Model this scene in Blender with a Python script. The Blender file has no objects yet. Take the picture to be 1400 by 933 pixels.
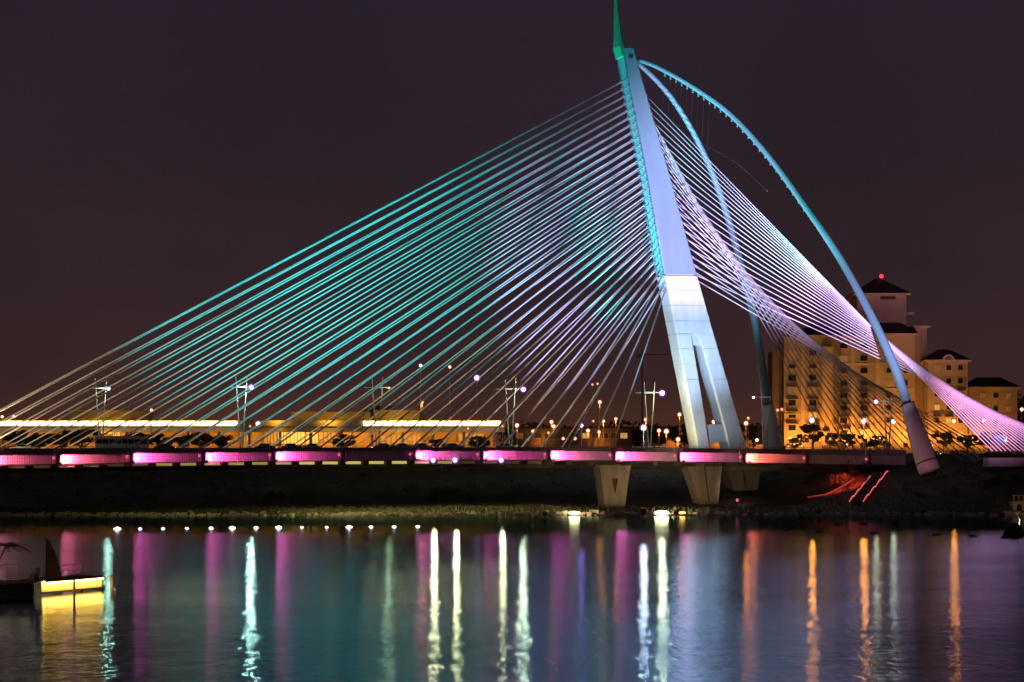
import bpy, math, random
from mathutils import Vector, Matrix
random.seed(7)
scene = bpy.context.scene
COL = scene.collection
PI = math.pi

# ------------------------------------------------------------------ camera
F = 3226.0          # focal length in photo pixels (photo 1400 wide)
H = 9.0             # eye height above the lake
YH = 645.0          # photo row of the horizon
cam = bpy.data.cameras.new('camera')
cam.sensor_width = 36.0
cam.lens = 36.0 * F / 1400.0
cam.shift_y = (YH - 466.5) / 1400.0
cam.clip_start = 1.0
cam.clip_end = 9000.0
camo = bpy.data.objects.new('camera', cam)
camo.location = (0, 0, H)
camo.rotation_euler = (PI / 2, 0, 0)
COL.objects.link(camo)
scene.camera = camo

# ------------------------------------------------------------------ world
world = bpy.data.worlds.new('World')
scene.world = world
world.use_nodes = True
nt = world.node_tree
nt.nodes.clear()
wo = nt.nodes.new('ShaderNodeOutputWorld')
sky = nt.nodes.new('ShaderNodeTexSky')
sky.sky_type = 'NISHITA'
sky.sun_disc = False
sky.sun_elevation = math.radians(-9.0)
sky.sun_rotation = math.radians(70.0)
bg1 = nt.nodes.new('ShaderNodeBackground')
bg1.inputs['Strength'].default_value = 0.05
nt.links.new(sky.outputs['Color'], bg1.inputs['Color'])
tc = nt.nodes.new('ShaderNodeTexCoord')
sp = nt.nodes.new('ShaderNodeSeparateXYZ')
nt.links.new(tc.outputs['Generated'], sp.inputs['Vector'])
ramp = nt.nodes.new('ShaderNodeValToRGB')     # city sky-glow by elevation
els = ramp.color_ramp.elements
els[0].position = 0.0
els[0].color = (0.125, 0.040, 0.013, 1)
els[1].position = 1.0
els[1].color = (0.0165, 0.0115, 0.020, 1)
for p, c in ((0.016, (0.070, 0.027, 0.0165)), (0.038, (0.043, 0.0195, 0.0190)), (0.08, (0.031, 0.0170, 0.0215)), (0.19, (0.0235, 0.0155, 0.0250))):
    e = els.new(p)
    e.color = (*c, 1)
nt.links.new(sp.outputs['Z'], ramp.inputs['Fac'])
bg2 = nt.nodes.new('ShaderNodeBackground')
cl = nt.nodes.new('ShaderNodeTexNoise')       # faint uneven cloud in the glow
cl.inputs['Scale'].default_value = 7.0
cl.inputs['Detail'].default_value = 5
nt.links.new(tc.outputs['Generated'], cl.inputs['Vector'])
mr = nt.nodes.new('ShaderNodeMapRange')
mr.inputs['From Min'].default_value = 0.3
mr.inputs['From Max'].default_value = 0.7
mr.inputs['To Min'].default_value = 0.78
mr.inputs['To Max'].default_value = 1.06
nt.links.new(cl.outputs['Fac'], mr.inputs['Value'])
nt.links.new(mr.outputs['Result'], bg2.inputs['Strength'])
nt.links.new(ramp.outputs['Color'], bg2.inputs['Color'])
ad = nt.nodes.new('ShaderNodeAddShader')
nt.links.new(bg1.outputs[0], ad.inputs[0])
nt.links.new(bg2.outputs[0], ad.inputs[1])
nt.links.new(ad.outputs[0], wo.inputs['Surface'])

scene.view_settings.view_transform = 'Standard'
scene.view_settings.look = 'None'
scene.view_settings.exposure = 0.0
scene.view_settings.gamma = 1.0
scene.render.engine = 'CYCLES'
scene.cycles.use_denoising = True
scene.cycles.max_bounces = 6
scene.cycles.glossy_bounces = 3
scene.cycles.diffuse_bounces = 2
scene.cycles.sample_clamp_indirect = 90.0
scene.cycles.use_light_tree = True

# ------------------------------------------------------------------ frames
ANG = math.radians(16.0)
CA, SA = math.cos(ANG), math.sin(ANG)
BX, BY = (968 - 700) * 520 / F, 520.0


def P(px, py, Y):
    return Vector(((px - 700) * Y / F, Y, H + (YH - py) * Y / F))


def B(u, v, z):
    return Vector((BX + u * CA - v * SA, BY + u * SA + v * CA, z))


def u_at(px, v):
    k = (px - 700) / F
    return (k * (BY + v * CA) - BX + v * SA) / (CA - k * SA)


def PB(px, py, v):
    u = u_at(px, v)
    Y = BY + u * SA + v * CA
    return P(px, py, Y)


def px_of(p):
    return 700 + F * p.x / p.y, YH - F * (p.z - H) / p.y


def interp(x, xs, ys):
    if x <= xs[0]:
        return ys[0]
    for i in range(len(xs) - 1):
        if x <= xs[i + 1]:
            t = (x - xs[i]) / (xs[i + 1] - xs[i])
            return ys[i] * (1 - t) + ys[i + 1] * t
    return ys[-1]


AU = Vector((CA, SA, 0))
AV = Vector((-SA, CA, 0))
UP = Vector((0, 0, 1))
EX = Vector((1, 0, 0))
EY = Vector((0, 1, 0))

# ------------------------------------------------------------------ materials
M = {}


def mat(name, col, rough=0.6, metal=0.0, var=0.0, vscale=1.0, bump=0.0, bscale=8.0, spec=0.5, streak=0.0):
    m = bpy.data.materials.new(name)
    m.use_nodes = True
    t = m.node_tree
    b = t.nodes['Principled BSDF']
    b.inputs['Base Color'].default_value = (*col, 1)
    b.inputs['Roughness'].default_value = rough
    b.inputs['Metallic'].default_value = metal
    b.inputs['Specular IOR Level'].default_value = spec
    g = t.nodes.new('ShaderNodeNewGeometry')
    if var > 0:
        n = t.nodes.new('ShaderNodeTexNoise')
        n.inputs['Scale'].default_value = vscale
        n.inputs['Detail'].default_value = 6
        n.inputs['Roughness'].default_value = 0.6
        src = g.outputs['Position']
        if streak > 0:
            mp = t.nodes.new('ShaderNodeMapping')
            mp.inputs['Scale'].default_value = (1, 1, streak)
            t.links.new(src, mp.inputs['Vector'])
            src = mp.outputs['Vector']
        t.links.new(src, n.inputs['Vector'])
        r = t.nodes.new('ShaderNodeValToRGB')
        r.color_ramp.elements[0].position = 0.3
        r.color_ramp.elements[1].position = 0.7
        r.color_ramp.elements[0].color = (*[max(0, c * (1 - var)) for c in col], 1)
        r.color_ramp.elements[1].color = (*[min(1, c * (1 + var)) for c in col], 1)
        t.links.new(n.outputs['Fac'], r.inputs['Fac'])
        t.links.new(r.outputs['Color'], b.inputs['Base Color'])
    if bump > 0:
        n2 = t.nodes.new('ShaderNodeTexNoise')
        n2.inputs['Scale'].default_value = bscale
        n2.inputs['Detail'].default_value = 4
        t.links.new(g.outputs['Position'], n2.inputs['Vector'])
        bp = t.nodes.new('ShaderNodeBump')
        bp.inputs['Strength'].default_value = 0.6
        bp.inputs['Distance'].default_value = bump
        t.links.new(n2.outputs['Fac'], bp.inputs['Height'])
        t.links.new(bp.outputs['Normal'], b.inputs['Normal'])
    M[name] = m
    return m


def emat(name, col, s):
    m = bpy.data.materials.new(name)
    m.use_nodes = True
    b = m.node_tree.nodes['Principled BSDF']
    b.inputs['Base Color'].default_value = (0.3, 0.3, 0.3, 1)
    b.inputs['Emission Color'].default_value = (*col, 1)
    b.inputs['Emission Strength'].default_value = s
    M[name] = m
    return m


mat('concrete', (0.70, 0.70, 0.68), 0.75, var=0.13, vscale=0.5, bump=0.02, bscale=2.0, streak=0.25)
mat('pier_concrete', (0.36, 0.33, 0.28), 0.8, var=0.22, vscale=0.6, bump=0.02, streak=0.2)
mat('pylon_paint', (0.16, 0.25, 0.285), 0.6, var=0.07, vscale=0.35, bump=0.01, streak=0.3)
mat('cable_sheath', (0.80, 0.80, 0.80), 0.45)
mat('arch_teal_light', (0.13, 0.29, 0.30), 0.35, var=0.08, vscale=0.4)  # white arches; the floodlight's teal is put into their colour
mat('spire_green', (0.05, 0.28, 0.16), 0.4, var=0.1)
mat('white_steel', (0.62, 0.62, 0.63), 0.35, var=0.06, vscale=0.4)
mat('fascia_metal', (0.42, 0.40, 0.41), 0.5, var=0.12, vscale=0.8)
mat('parapet_grey', (0.20, 0.20, 0.20), 0.6, var=0.2, vscale=0.6)
mat('asphalt', (0.05, 0.05, 0.05), 0.9, var=0.2, vscale=2)
mat('dark_steel', (0.05, 0.05, 0.055), 0.5)
mat('grey_steel', (0.35, 0.36, 0.37), 0.4, var=0.1)
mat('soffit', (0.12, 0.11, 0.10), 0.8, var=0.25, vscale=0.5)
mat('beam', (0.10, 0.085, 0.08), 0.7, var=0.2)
mat('bank_soil', (0.060, 0.066, 0.030), 0.95, var=0.45, vscale=0.25, bump=0.25, bscale=0.8)
mat('grass', (0.07, 0.085, 0.03), 0.8, var=0.4, vscale=0.3)
mat('leaf', (0.055, 0.075, 0.028), 0.6, var=0.4, vscale=0.5)
mat('leaf_olive', (0.085, 0.075, 0.03), 0.6, var=0.4, vscale=0.5)
mat('leaf_dark', (0.04, 0.055, 0.022), 0.6, var=0.4, vscale=0.5)
mat('bark', (0.09, 0.065, 0.045), 0.9, var=0.3, vscale=2)
mat('apartment_wall', (0.46, 0.38, 0.27), 0.85, var=0.12, vscale=0.25, bump=0.02, streak=0.2)
mat('apartment_bay', (0.52, 0.42, 0.26), 0.85, var=0.1, vscale=0.3, streak=0.2)
mat('apartment_trim', (0.55, 0.46, 0.33), 0.8, var=0.1, vscale=0.5)
mat('brown_wall', (0.24, 0.17, 0.12), 0.85, var=0.2, vscale=0.3)
mat('pale_concrete', (0.62, 0.58, 0.54), 0.85, var=0.15, vscale=0.2)
mat('roof_tile', (0.045, 0.032, 0.03), 0.8, var=0.3, vscale=1.0, bump=0.03, bscale=3)
mat('window_glass', (0.015, 0.017, 0.02), 0.15)
mat('canopy_dark', (0.05, 0.045, 0.04), 0.8)
mat('station_wall', (0.50, 0.40, 0.24), 0.8, var=0.15, vscale=0.3)
mat('station_roof', (0.42, 0.33, 0.10), 0.8, var=0.15, vscale=0.2)
mat('timber', (0.10, 0.065, 0.04), 0.7, var=0.35, vscale=3, bump=0.004, bscale=20)
mat('skirt_board', (0.72, 0.62, 0.42), 0.6, var=0.12, vscale=3)
mat('box_cream', (0.30, 0.25, 0.16), 0.7, var=0.2, vscale=2)
mat('sail_cloth', (0.20, 0.13, 0.05), 0.7, var=0.2, vscale=1.5)
mat('rock', (0.05, 0.047, 0.042), 0.9, var=0.4, vscale=1.5, bump=0.1, bscale=2)
mat('tyre', (0.02, 0.02, 0.02), 0.9)
mat('car_white', (0.7, 0.7, 0.7), 0.3)
mat('car_silver', (0.42, 0.45, 0.45), 0.3)
mat('car_red', (0.4, 0.03, 0.02), 0.3)
mat('car_black', (0.02, 0.02, 0.022), 0.25)
mat('bus_paint', (0.55, 0.58, 0.45), 0.35)
mat('blue_tarp', (0.10, 0.22, 0.5), 0.6, var=0.2)
mat('cream_plaster', (0.42, 0.34, 0.22), 0.8, var=0.2)
emat('lamp_violet', (1.0, 0.62, 1.0), 8)
emat('lamp_white', (1.0, 0.80, 0.86), 8)
emat('lamp_orange', (1.0, 0.52, 0.36), 4.5)
emat('lamp_dim', (1.0, 0.5, 0.34), 1.5)
emat('lamp_purple_hot', (1.0, 0.5, 1.0), 8)
emat('strip_white', (1.0, 0.72, 0.36), 7)
emat('buoy_glow', (1.0, 0.78, 0.95), 14)
emat('shore_glow', (1.0, 0.75, 0.35), 22)
emat('shore_orange', (1.0, 0.42, 0.04), 9)
emat('soffit_bright', (0.62, 0.46, 0.12), 0.9)
emat('soffit_mid', (0.62, 0.46, 0.10), 0.45)
emat('soffit_dim', (0.6, 0.42, 0.10), 0.07)
emat('rail_red', (1.0, 0.14, 0.16), 0.9)
emat('rail_dull', (1.0, 0.06, 0.04), 0.35)
emat('beacon_red', (1.0, 0.02, 0.03), 3)
emat('pin_pink', (1.0, 0.10, 0.25), 0.9)
emat('led_strip', (1.0, 0.42, 0.05), 40)
emat('shop_window', (1.0, 0.55, 0.10), 0.9)
emat('shop_dim', (1.0, 0.40, 0.05), 0.35)
emat('car_tail', (1.0, 0.05, 0.03), 2)
emat('car_head', (1.0, 0.95, 0.85), 4)
emat('amber_mark', (1.0, 0.5, 0.05), 0.8)
for nm, c, s in (('wash_red', (1.0, 0.22, 0.38), 9), ('wash_magenta', (1.0, 0.2, 0.75), 9), ('wash_salmon', (1.0, 0.22, 0.16), 9)):
    emat(nm, c, s)


def halo_mat(name, col, s, through):
    """lamp bloom as a tinted glowing shell that lets the bulb show through"""
    m = bpy.data.materials.new(name)
    m.use_nodes = True
    t = m.node_tree
    t.nodes.remove(t.nodes['Principled BSDF'])
    e = t.nodes.new('ShaderNodeEmission')
    e.inputs['Color'].default_value = (*col, 1)
    e.inputs['Strength'].default_value = s
    tr = t.nodes.new('ShaderNodeBsdfTransparent')
    mx = t.nodes.new('ShaderNodeMixShader')
    mx.inputs[0].default_value = through
    t.links.new(e.outputs[0], mx.inputs[1])
    t.links.new(tr.outputs[0], mx.inputs[2])
    t.links.new(mx.outputs[0], t.nodes['Material Output'].inputs['Surface'])
    M[name] = m


halo_mat('glass_violet', (0.48, 0.05, 0.85), 0.75, 0.72)  # tints of the lamp bloom, not of glass
halo_mat('glass_white', (0.75, 0.35, 0.55), 0.7, 0.72)
halo_mat('glass_orange', (1.0, 0.20, 0.03), 0.55, 0.72)
halo_mat('glass_dim', (1.0, 0.25, 0.06), 0.4, 0.72)


def water_material():
    m = bpy.data.materials.new('lake_water')
    m.use_nodes = True
    t = m.node_tree
    b = t.nodes['Principled BSDF']
    b.inputs['Base Color'].default_value = (0.004, 0.008, 0.010, 1)
    b.inputs['IOR'].default_value = 1.333
    g = t.nodes.new('ShaderNodeNewGeometry')

    def noise(sx, sy, detail, ofs=0.0):
        mp = t.nodes.new('ShaderNodeMapping')
        mp.inputs['Scale'].default_value = (sx, sy, 1)
        mp.inputs['Location'].default_value = (ofs, ofs * 1.7, 0)
        t.links.new(g.outputs['Position'], mp.inputs['Vector'])
        n = t.nodes.new('ShaderNodeTexNoise')
        n.inputs['Scale'].default_value = 1.0
        n.inputs['Detail'].default_value = detail
        n.inputs['Roughness'].default_value = 0.55
        t.links.new(mp.outputs['Vector'], n.inputs['Vector'])
        return n.outputs['Fac']

    def rng(val, a, bb, c, d):
        r = t.nodes.new('ShaderNodeMapRange')
        r.inputs['From Min'].default_value = a
        r.inputs['From Max'].default_value = bb
        r.inputs['To Min'].default_value = c
        r.inputs['To Max'].default_value = d
        t.links.new(val, r.inputs['Value'])
        return r.outputs['Result']

    def mth(op, a, bb):
        n = t.nodes.new('ShaderNodeMath')
        n.operation = op
        for i, x in enumerate((a, bb)):
            if isinstance(x, (int, float)):
                n.inputs[i].default_value = x
            else:
                t.links.new(x, n.inputs[i])
        return n.outputs[0]
    patch = noise(0.004, 0.022, 3, 11.0)          # wind patches, long across the lake
    wind = rng(patch, 0.36, 0.64, 0.55, 1.15)
    spx = t.nodes.new('ShaderNodeSeparateXYZ')
    t.links.new(g.outputs['Position'], spx.inputs[0])
    shelter = rng(spx.outputs['Y'], 300.0, 400.0, 1.0, 0.16)   # lee of the far bank lies calm
    w = mth('MULTIPLY', mth('MULTIPLY', wind, rng(spx.outputs['Y'], 100.0, 220.0, 1.25, 1.0)), shelter)
    rough = mth('ADD', 0.060, mth('MULTIPLY', w, 0.066))
    tg = t.nodes.new('ShaderNodeCombineXYZ')
    tg.inputs[0].default_value = 1.0
    hgt = mth('ADD', mth('MULTIPLY', noise(1.5, 0.8, 2, 3.0), 0.017), mth('MULTIPLY', noise(0.75, 0.26, 2, 7.0), 0.040))
    bp = t.nodes.new('ShaderNodeBump')
    bp.inputs['Distance'].default_value = 1.0
    t.links.new(mth('MULTIPLY', w, 0.9), bp.inputs['Strength'])
    t.links.new(hgt, bp.inputs['Height'])
    gl = t.nodes.new('ShaderNodeBsdfGlossy')
    gl.distribution = 'BECKMANN'
    gl.inputs['Color'].default_value = (0.64, 0.89, 1.0, 1)
    gl.inputs['Anisotropy'].default_value = 0.62     # wind ripples run across the view
    t.links.new(tg.outputs[0], gl.inputs['Tangent'])
    df = t.nodes.new('ShaderNodeBsdfDiffuse')
    df.inputs['Color'].default_value = (0.004, 0.008, 0.010, 1)
    fr_ = t.nodes.new('ShaderNodeFresnel')
    fr_.inputs['IOR'].default_value = 1.333
    mx = t.nodes.new('ShaderNodeMixShader')
    t.links.new(rough, gl.inputs['Roughness'])
    for n in (gl, fr_):
        t.links.new(bp.outputs['Normal'], n.inputs['Normal'])
    t.links.new(fr_.outputs[0], mx.inputs[0])
    t.links.new(df.outputs[0], mx.inputs[1])
    t.links.new(gl.outputs[0], mx.inputs[2])
    t.links.new(mx.outputs[0], t.nodes['Material Output'].inputs['Surface'])
    t.nodes.remove(b)
    M['lake_water'] = m


water_material()

# ------------------------------------------------------------------ mesh helpers
WL = {}     # world location of every object made here


class MB:
    def __init__(self):
        self.v, self.f = [], []

    def add(self, vs, fs):
        o = len(self.v)
        self.v += [Vector(x) for x in vs]
        self.f += [tuple(i + o for i in q) for q in fs]
        return self

    def box(self, c, s, ax=(EX, EY, UP)):
        c = Vector(c)
        a, b, d = ax[0] * s[0] / 2, ax[1] * s[1] / 2, ax[2] * s[2] / 2
        vs = [c - a - b - d, c + a - b - d, c + a + b - d, c - a + b - d, c - a - b + d, c + a - b + d, c + a + b + d, c - a + b + d]
        return self.add(vs, [(3, 2, 1, 0), (4, 5, 6, 7), (0, 1, 5, 4), (1, 2, 6, 5), (2, 3, 7, 6), (3, 0, 4, 7)])

    def loft(self, rings, cap=True):
        n = len(rings[0])
        vs = [p for r in rings for p in r]
        fs = []
        for i in range(len(rings) - 1):
            for j in range(n):
                k = (j + 1) % n
                fs.append((i * n + j, i * n + k, (i + 1) * n + k, (i + 1) * n + j))
        if cap:
            fs.append(tuple(range(n - 1, -1, -1)))
            fs.append(tuple((len(rings) - 1) * n + j for j in range(n)))
        return self.add(vs, fs)

    def tube(self, pts, rad, n=8):
        pts = [Vector(p) for p in pts]
        if isinstance(rad, (int, float)):
            rad = [rad] * len(pts)
        rings = []
        ref = None
        for i, p in enumerate(pts):
            d = (pts[min(i + 1, len(pts) - 1)] - pts[max(i - 1, 0)]).normalized()
            if ref is None:
                ref = UP if abs(d.z) < 0.95 else EX
            x = ref.cross(d).normalized()
            y = d.cross(x).normalized()
            ref = y
            rings.append([p + (x * math.cos(2 * PI * j / n) + y * math.sin(2 * PI * j / n)) * rad[i] for j in range(n)])
        return self.loft(rings)

    def sphere(self, c, r, n=10, m=6, sq=(1, 1, 1)):
        c = Vector(c)
        rings = []
        for i in range(m + 1):
            th = PI * min(max(i / m, 0.02), 0.98)
            rings.append([c + Vector((r * sq[0] * math.sin(th) * math.cos(2 * PI * j / n), r * sq[1] * math.sin(th) * math.sin(2 * PI * j / n), -r * sq[2] * math.cos(th))) for j in range(n)])
        return self.loft(rings)

    def leaves(self, c, rad, n, size, rnd, shell=0.45):
        c = Vector(c)
        for _ in range(n):
            while True:
                d = Vector((rnd.uniform(-1, 1), rnd.uniform(-1, 1), rnd.uniform(-1, 1)))
                if shell < d.length < 1:
                    break
            p = c + Vector((d.x * rad[0], d.y * rad[1], d.z * rad[2]))
            a = Vector((rnd.gauss(0, 1), rnd.gauss(0, 1), rnd.gauss(0, 1))).normalized()
            b = a.orthogonal().normalized()
            s = size * rnd.uniform(0.6, 1.3)
            self.add([p - a * s, p + b * s * 0.55, p + a * s, p - b * s * 0.55], [(0, 1, 2, 3)])
        return self

    def mesh(self, name, m, org=Vector((0, 0, 0)), smooth=False):
        me = bpy.data.meshes.new(name)
        me.from_pydata([tuple(p - org) for p in self.v], [], self.f)
        me.materials.append(M[m])
        if smooth:
            me.polygons.foreach_set('use_smooth', [True] * len(me.polygons))
        me.update()
        return me

    def build(self, name, m, parent=None, org=None, smooth=False):
        if org is None:
            org = WL[parent] if parent is not None else sum(self.v, Vector()) / len(self.v)
        org = Vector(org)
        o = bpy.data.objects.new(name, self.mesh(name, m, org, smooth))
        link(o, org, parent)
        return o


def link(o, wloc, parent=None):
    COL.objects.link(o)
    WL[o] = Vector(wloc)
    if parent is not None:
        o.parent = parent
        o.location = WL[o] - WL[parent]
    else:
        o.location = WL[o]


def tag(o, label, cat, group=None):
    o['label'] = label
    o['category'] = cat
    if group:
        o['group'] = group
    return o


def thing(name, label, cat, loc, group=None):
    o = bpy.data.objects.new(name, None)
    link(o, loc)
    return tag(o, label, cat, group)


def structure(o):
    o['kind'] = 'structure'
    return o


def stuff(o):
    o['kind'] = 'stuff'
    return o


def inst(name, me, wloc, parent=None, rotz=0.0, scale=1.0):
    o = bpy.data.objects.new(name, me)
    link(o, wloc, parent)
    o.rotation_euler = (0, 0, rotz)
    o.scale = (scale,) * 3 if isinstance(scale, (int, float)) else scale
    return o


def copy_tree(root, wloc, label, rotz=None, scale=None):
    r = root.copy()
    COL.objects.link(r)
    r.location = wloc
    WL[r] = Vector(wloc)
    r['label'] = label
    if rotz is not None:
        r.rotation_euler = (0, 0, rotz)
    if scale is not None:
        r.scale = (scale,) * 3 if isinstance(scale, (int, float)) else scale
    for ch in list(root.children):
        c = ch.copy()
        COL.objects.link(c)
        c.parent = r
        for g in list(ch.children):
            d = g.copy()
            COL.objects.link(d)
            d.parent = c
    return r


def spot(name, loc, target, power, col, deg, blend=0.6, radius=0.4, parent=None):
    l = bpy.data.lights.new(name, 'SPOT')
    l.energy = power
    l.color = col
    l.spot_size = math.radians(deg)
    l.spot_blend = blend
    l.shadow_soft_size = radius
    o = bpy.data.objects.new(name, l)
    link(o, loc, parent)
    o.rotation_euler = (Vector(target) - Vector(loc)).to_track_quat('-Z', 'Y').to_euler()
    return o


def point(name, loc, power, col, radius=0.4, parent=None):
    l = bpy.data.lights.new(name, 'POINT')
    l.energy = power
    l.color = col
    l.shadow_soft_size = radius
    o = bpy.data.objects.new(name, l)
    link(o, loc, parent)
    return o


# ------------------------------------------------------------------ setting: lake and terrain
def shore_wobble(x):
    return 2.2 * math.sin(x * 0.045 + 1.0) + 1.1 * math.sin(x * 0.13)


def ground_z(x, y):
    y2 = y - shore_wobble(x) * max(0.0, min(1.0, (500 - y) / 16))
    low = interp(y2, [440, 478, 484, 489, 505, 517, 540, 565, 590, 640], [-4, -1.6, 0.0, 1.0, 1.7, 2.5, 5.3, 9.0, 12.6, 13.0])
    high = interp(y2, [440, 478, 484, 491, 500, 509, 520, 534, 560, 640], [-4, -1.6, 0.0, 2.4, 5.4, 8.6, 11.2, 12.9, 13.2, 13.2])
    t = max(0.0, min(1.0, (x - 58) / 22))
    t = t * t * (3 - 2 * t)
    return low * (1 - t) + high * t


def build_terrain():
    xs = [-2600, -900, -420, -250] + [-180 + 4 * i for i in range(91)] + [260, 420, 900, 2600]
    ys = [440, 466, 474, 478, 481, 483, 485, 487, 489, 492, 495, 498, 502, 506, 510, 514, 518, 523, 529, 536, 544, 553, 563, 575, 590, 615, 640, 800, 1400, 3000, 7000]
    vs, fs = [], []
    rnd = random.Random(3)
    for y in ys:
        for x in xs:
            j = 0.22 if 485 < y < 600 else 0.0
            vs.append((x, y, ground_z(x, y) + rnd.uniform(-j, j)))
    n = len(xs)
    for i in range(len(ys) - 1):
        for k in range(n - 1):
            fs.append((i * n + k, i * n + k + 1, (i + 1) * n + k + 1, (i + 1) * n + k))
    b = MB().add(vs, fs)
    structure(b.build('far_bank', 'bank_soil', org=(0, 0, 0), smooth=True))
    w = MB().add([(-2600, -400, 0), (2600, -400, 0), (2600, 500, 0), (-2600, 500, 0)], [(0, 1, 2, 3)])
    structure(w.build('lake_water', 'lake_water', org=(0, 0, 0)))


build_terrain()

# ------------------------------------------------------------------ THE BRIDGE
bridge = thing('cable_stayed_bridge', 'white cable-stayed bridge with leaning pylon lit teal, violet and pink over the lake', 'bridge', B(0, 0, 13.0))

FX = [-60, 0, 80, 180, 375, 567, 751, 928, 1018, 1105, 1240]
FT = [623.0, 622, 621.3, 619.3, 617.3, 616.3, 616.3, 618.5, 620.3, 622.0, 624.0]      # fascia top rows
RT = [613.5, 613.3, 613.0, 612.6, 612.2, 611.8, 611.8, 612.8, 613.6, 614.2, 615.5]    # parapet top rows


def fas_top(px):
    return PB(px, interp(px, FX, FT), -19.0).z


def rail_top(px):
    return PB(px, interp(px, FX, RT), -19.0).z


def px_u(u, v=-19.0):
    p = B(u, v, 13)
    return px_of(p)[0]


FH = 1.88    # fascia height
stations = [-330 + i * 26 for i in range(62)]
stations = [s for s in stations if s <= 1240]


def deck_profile():
    rings = []
    for px in stations:
        u = u_at(px, -19.0)
        zt = fas_top(px)
        zr = rail_top(px) - 0.55
        ring = [(-18.7, zr), (18.7, zr), (18.7, zt - FH - 0.2), (11, zt - FH - 0.5), (7, zt - FH - 1.7), (-7, zt - FH - 1.7), (-11, zt - FH - 0.5), (-18.7, zt - FH - 0.2)]
        rings.append([B(u, v, z) for v, z in ring])
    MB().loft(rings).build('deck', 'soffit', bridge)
    rr = []
    for px in stations:
        u = u_at(px, -19.0)
        z = rail_top(px) - 0.545
        rr.append([B(u, -17.8, z), B(u, 17.8, z)])
    vs = [p for r in rr for p in r]
    fs = [(2 * i, 2 * i + 1, 2 * i + 3, 2 * i + 2) for i in range(len(rr) - 1)]
    MB().add(vs, fs).build('road_surface', 'asphalt', bridge)


deck_profile()

MOD = [-325, -222, -120, -18, 80, 180, 279, 375, 470, 567, 659, 751, 840, 928, 1018, 1105, 1190]
WASH = {-120: 'wash_red', -18: 'wash_red', 80: 'wash_red', 180: 'wash_magenta', 279: 'wash_magenta', 375: 'wash_magenta', 567: 'wash_magenta', 659: 'wash_magenta',
        751: 'wash_magenta', 840: 'wash_magenta', 928: 'wash_magenta', 1018: 'wash_salmon'}
WCOL = {'wash_red': (1.0, 0.13, 0.24), 'wash_magenta': (1.0, 0.10, 0.42), 'wash_salmon': (1.0, 0.13, 0.09)}


def fascia_modules():
    lens_me = {}
    for k, px0 in enumerate(MOD):
        px1 = MOD[k + 1] if k + 1 < len(MOD) else 1240
        u0, u1 = u_at(px0, -19), u_at(px1, -19)
        for side in (-1, 1):
            ua, ub = u0 + 0.35, u1 - 0.35
            n = 56 if side < 0 else 4
            rings = []
            for i in range(n + 1):
                u = ua + (ub - ua) * i / n
                zt = fas_top(px_u(u))
                off = 0.0 if i % 2 else 0.065
                v = side * (19.0 - off)
                vb = side * 18.75
                rings.append([B(u, v, zt - FH), B(u, v, zt), B(u, vb, zt), B(u, vb, zt - FH)])
            MB().loft(rings).build('fascia_panel', 'fascia_metal', bridge)
            rings = []
            for i in range(5):
                u = u0 + 0.05 + (u1 - u0 - 0.1) * i / 4
                zt, zr = fas_top(px_u(u)), rail_top(px_u(u))
                rings.append([B(u, side * 18.9, zt + 0.03), B(u, side * 18.8, zr), B(u, side * 18.4, zr), B(u, side * 18.4, zt + 0.03)])
            MB().loft(rings).build('parapet', 'parapet_grey', bridge)
            pts = [B(u0 + (u1 - u0) * i / 4, side * 18.6, rail_top(px_u(u0 + (u1 - u0) * i / 4)) + 0.28) for i in range(5)]
            hr = MB().tube(pts, 0.05, 5).build('handrail', 'grey_steel', bridge)
            for i in range(6):
                u = u0 + (u1 - u0) * (i + 0.5) / 6
                z = rail_top(px_u(u))
                MB().tube([B(u, side * 18.6, z - 0.05), B(u, side * 18.6, z + 0.26)], 0.04, 4).build('rail_post', 'grey_steel', hr)
        # joint post with its small pink marker lamp
        zt = fas_top(px0)
        up = u_at(px0 - 7, -19)
        post = MB().tube([B(up, -19.25, zt - 1.7), B(up, -19.25, zt + 2.1)], 0.09, 6).build('joint_post', 'fascia_metal', bridge)
        MB().sphere(B(up, -19.45, zt - 0.75), 0.27, 8, 5).build('marker_lamp', 'pin_pink', post)
        w = WASH.get(px0)
        arm = MB().box(B(u0 + 0.2, -20.2, zt - FH - 0.25), (0.18, 2.4, 0.16), (AU, AV, UP)).build('outrigger', 'dark_steel', bridge)
        if w:
            hs = MB().box(B(u0 + 0.2, -21.3, zt - FH + 0.05), (0.5, 0.35, 0.35), (AU, AV, UP)).build('wash_light', 'dark_steel', bridge)
            loc = B(u0 + 0.5, -21.2, zt - FH * 0.55)
            for q in (-1, 1):      # added plates that trim the beam to the fascia
                MB().box(loc + AV * 0.42 + AU * 3.0 + UP * q * 0.33, (7.6, 0.62, 0.05), (AU, AV, UP)).build('beam_flag', 'dark_steel', hs)
            spot('wash_lamp', loc, B(u0 + 2.3, -19.0, zt - FH * 0.55), 6000, WCOL[w], 94, 0.35, 0.06, hs)
            spot('wash_lamp', loc + AU * 0.2, B(u0 + 8.5, -19.0, zt - FH * 0.55), 2300, WCOL[w], 44, 1.0, 0.06, hs)


fascia_modules()

# cable anchorages along the deck
UB = u_at(836, -18.2)
DU = (u_at(1018, -19) - u_at(80, -19)) / 10 / 3


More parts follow.
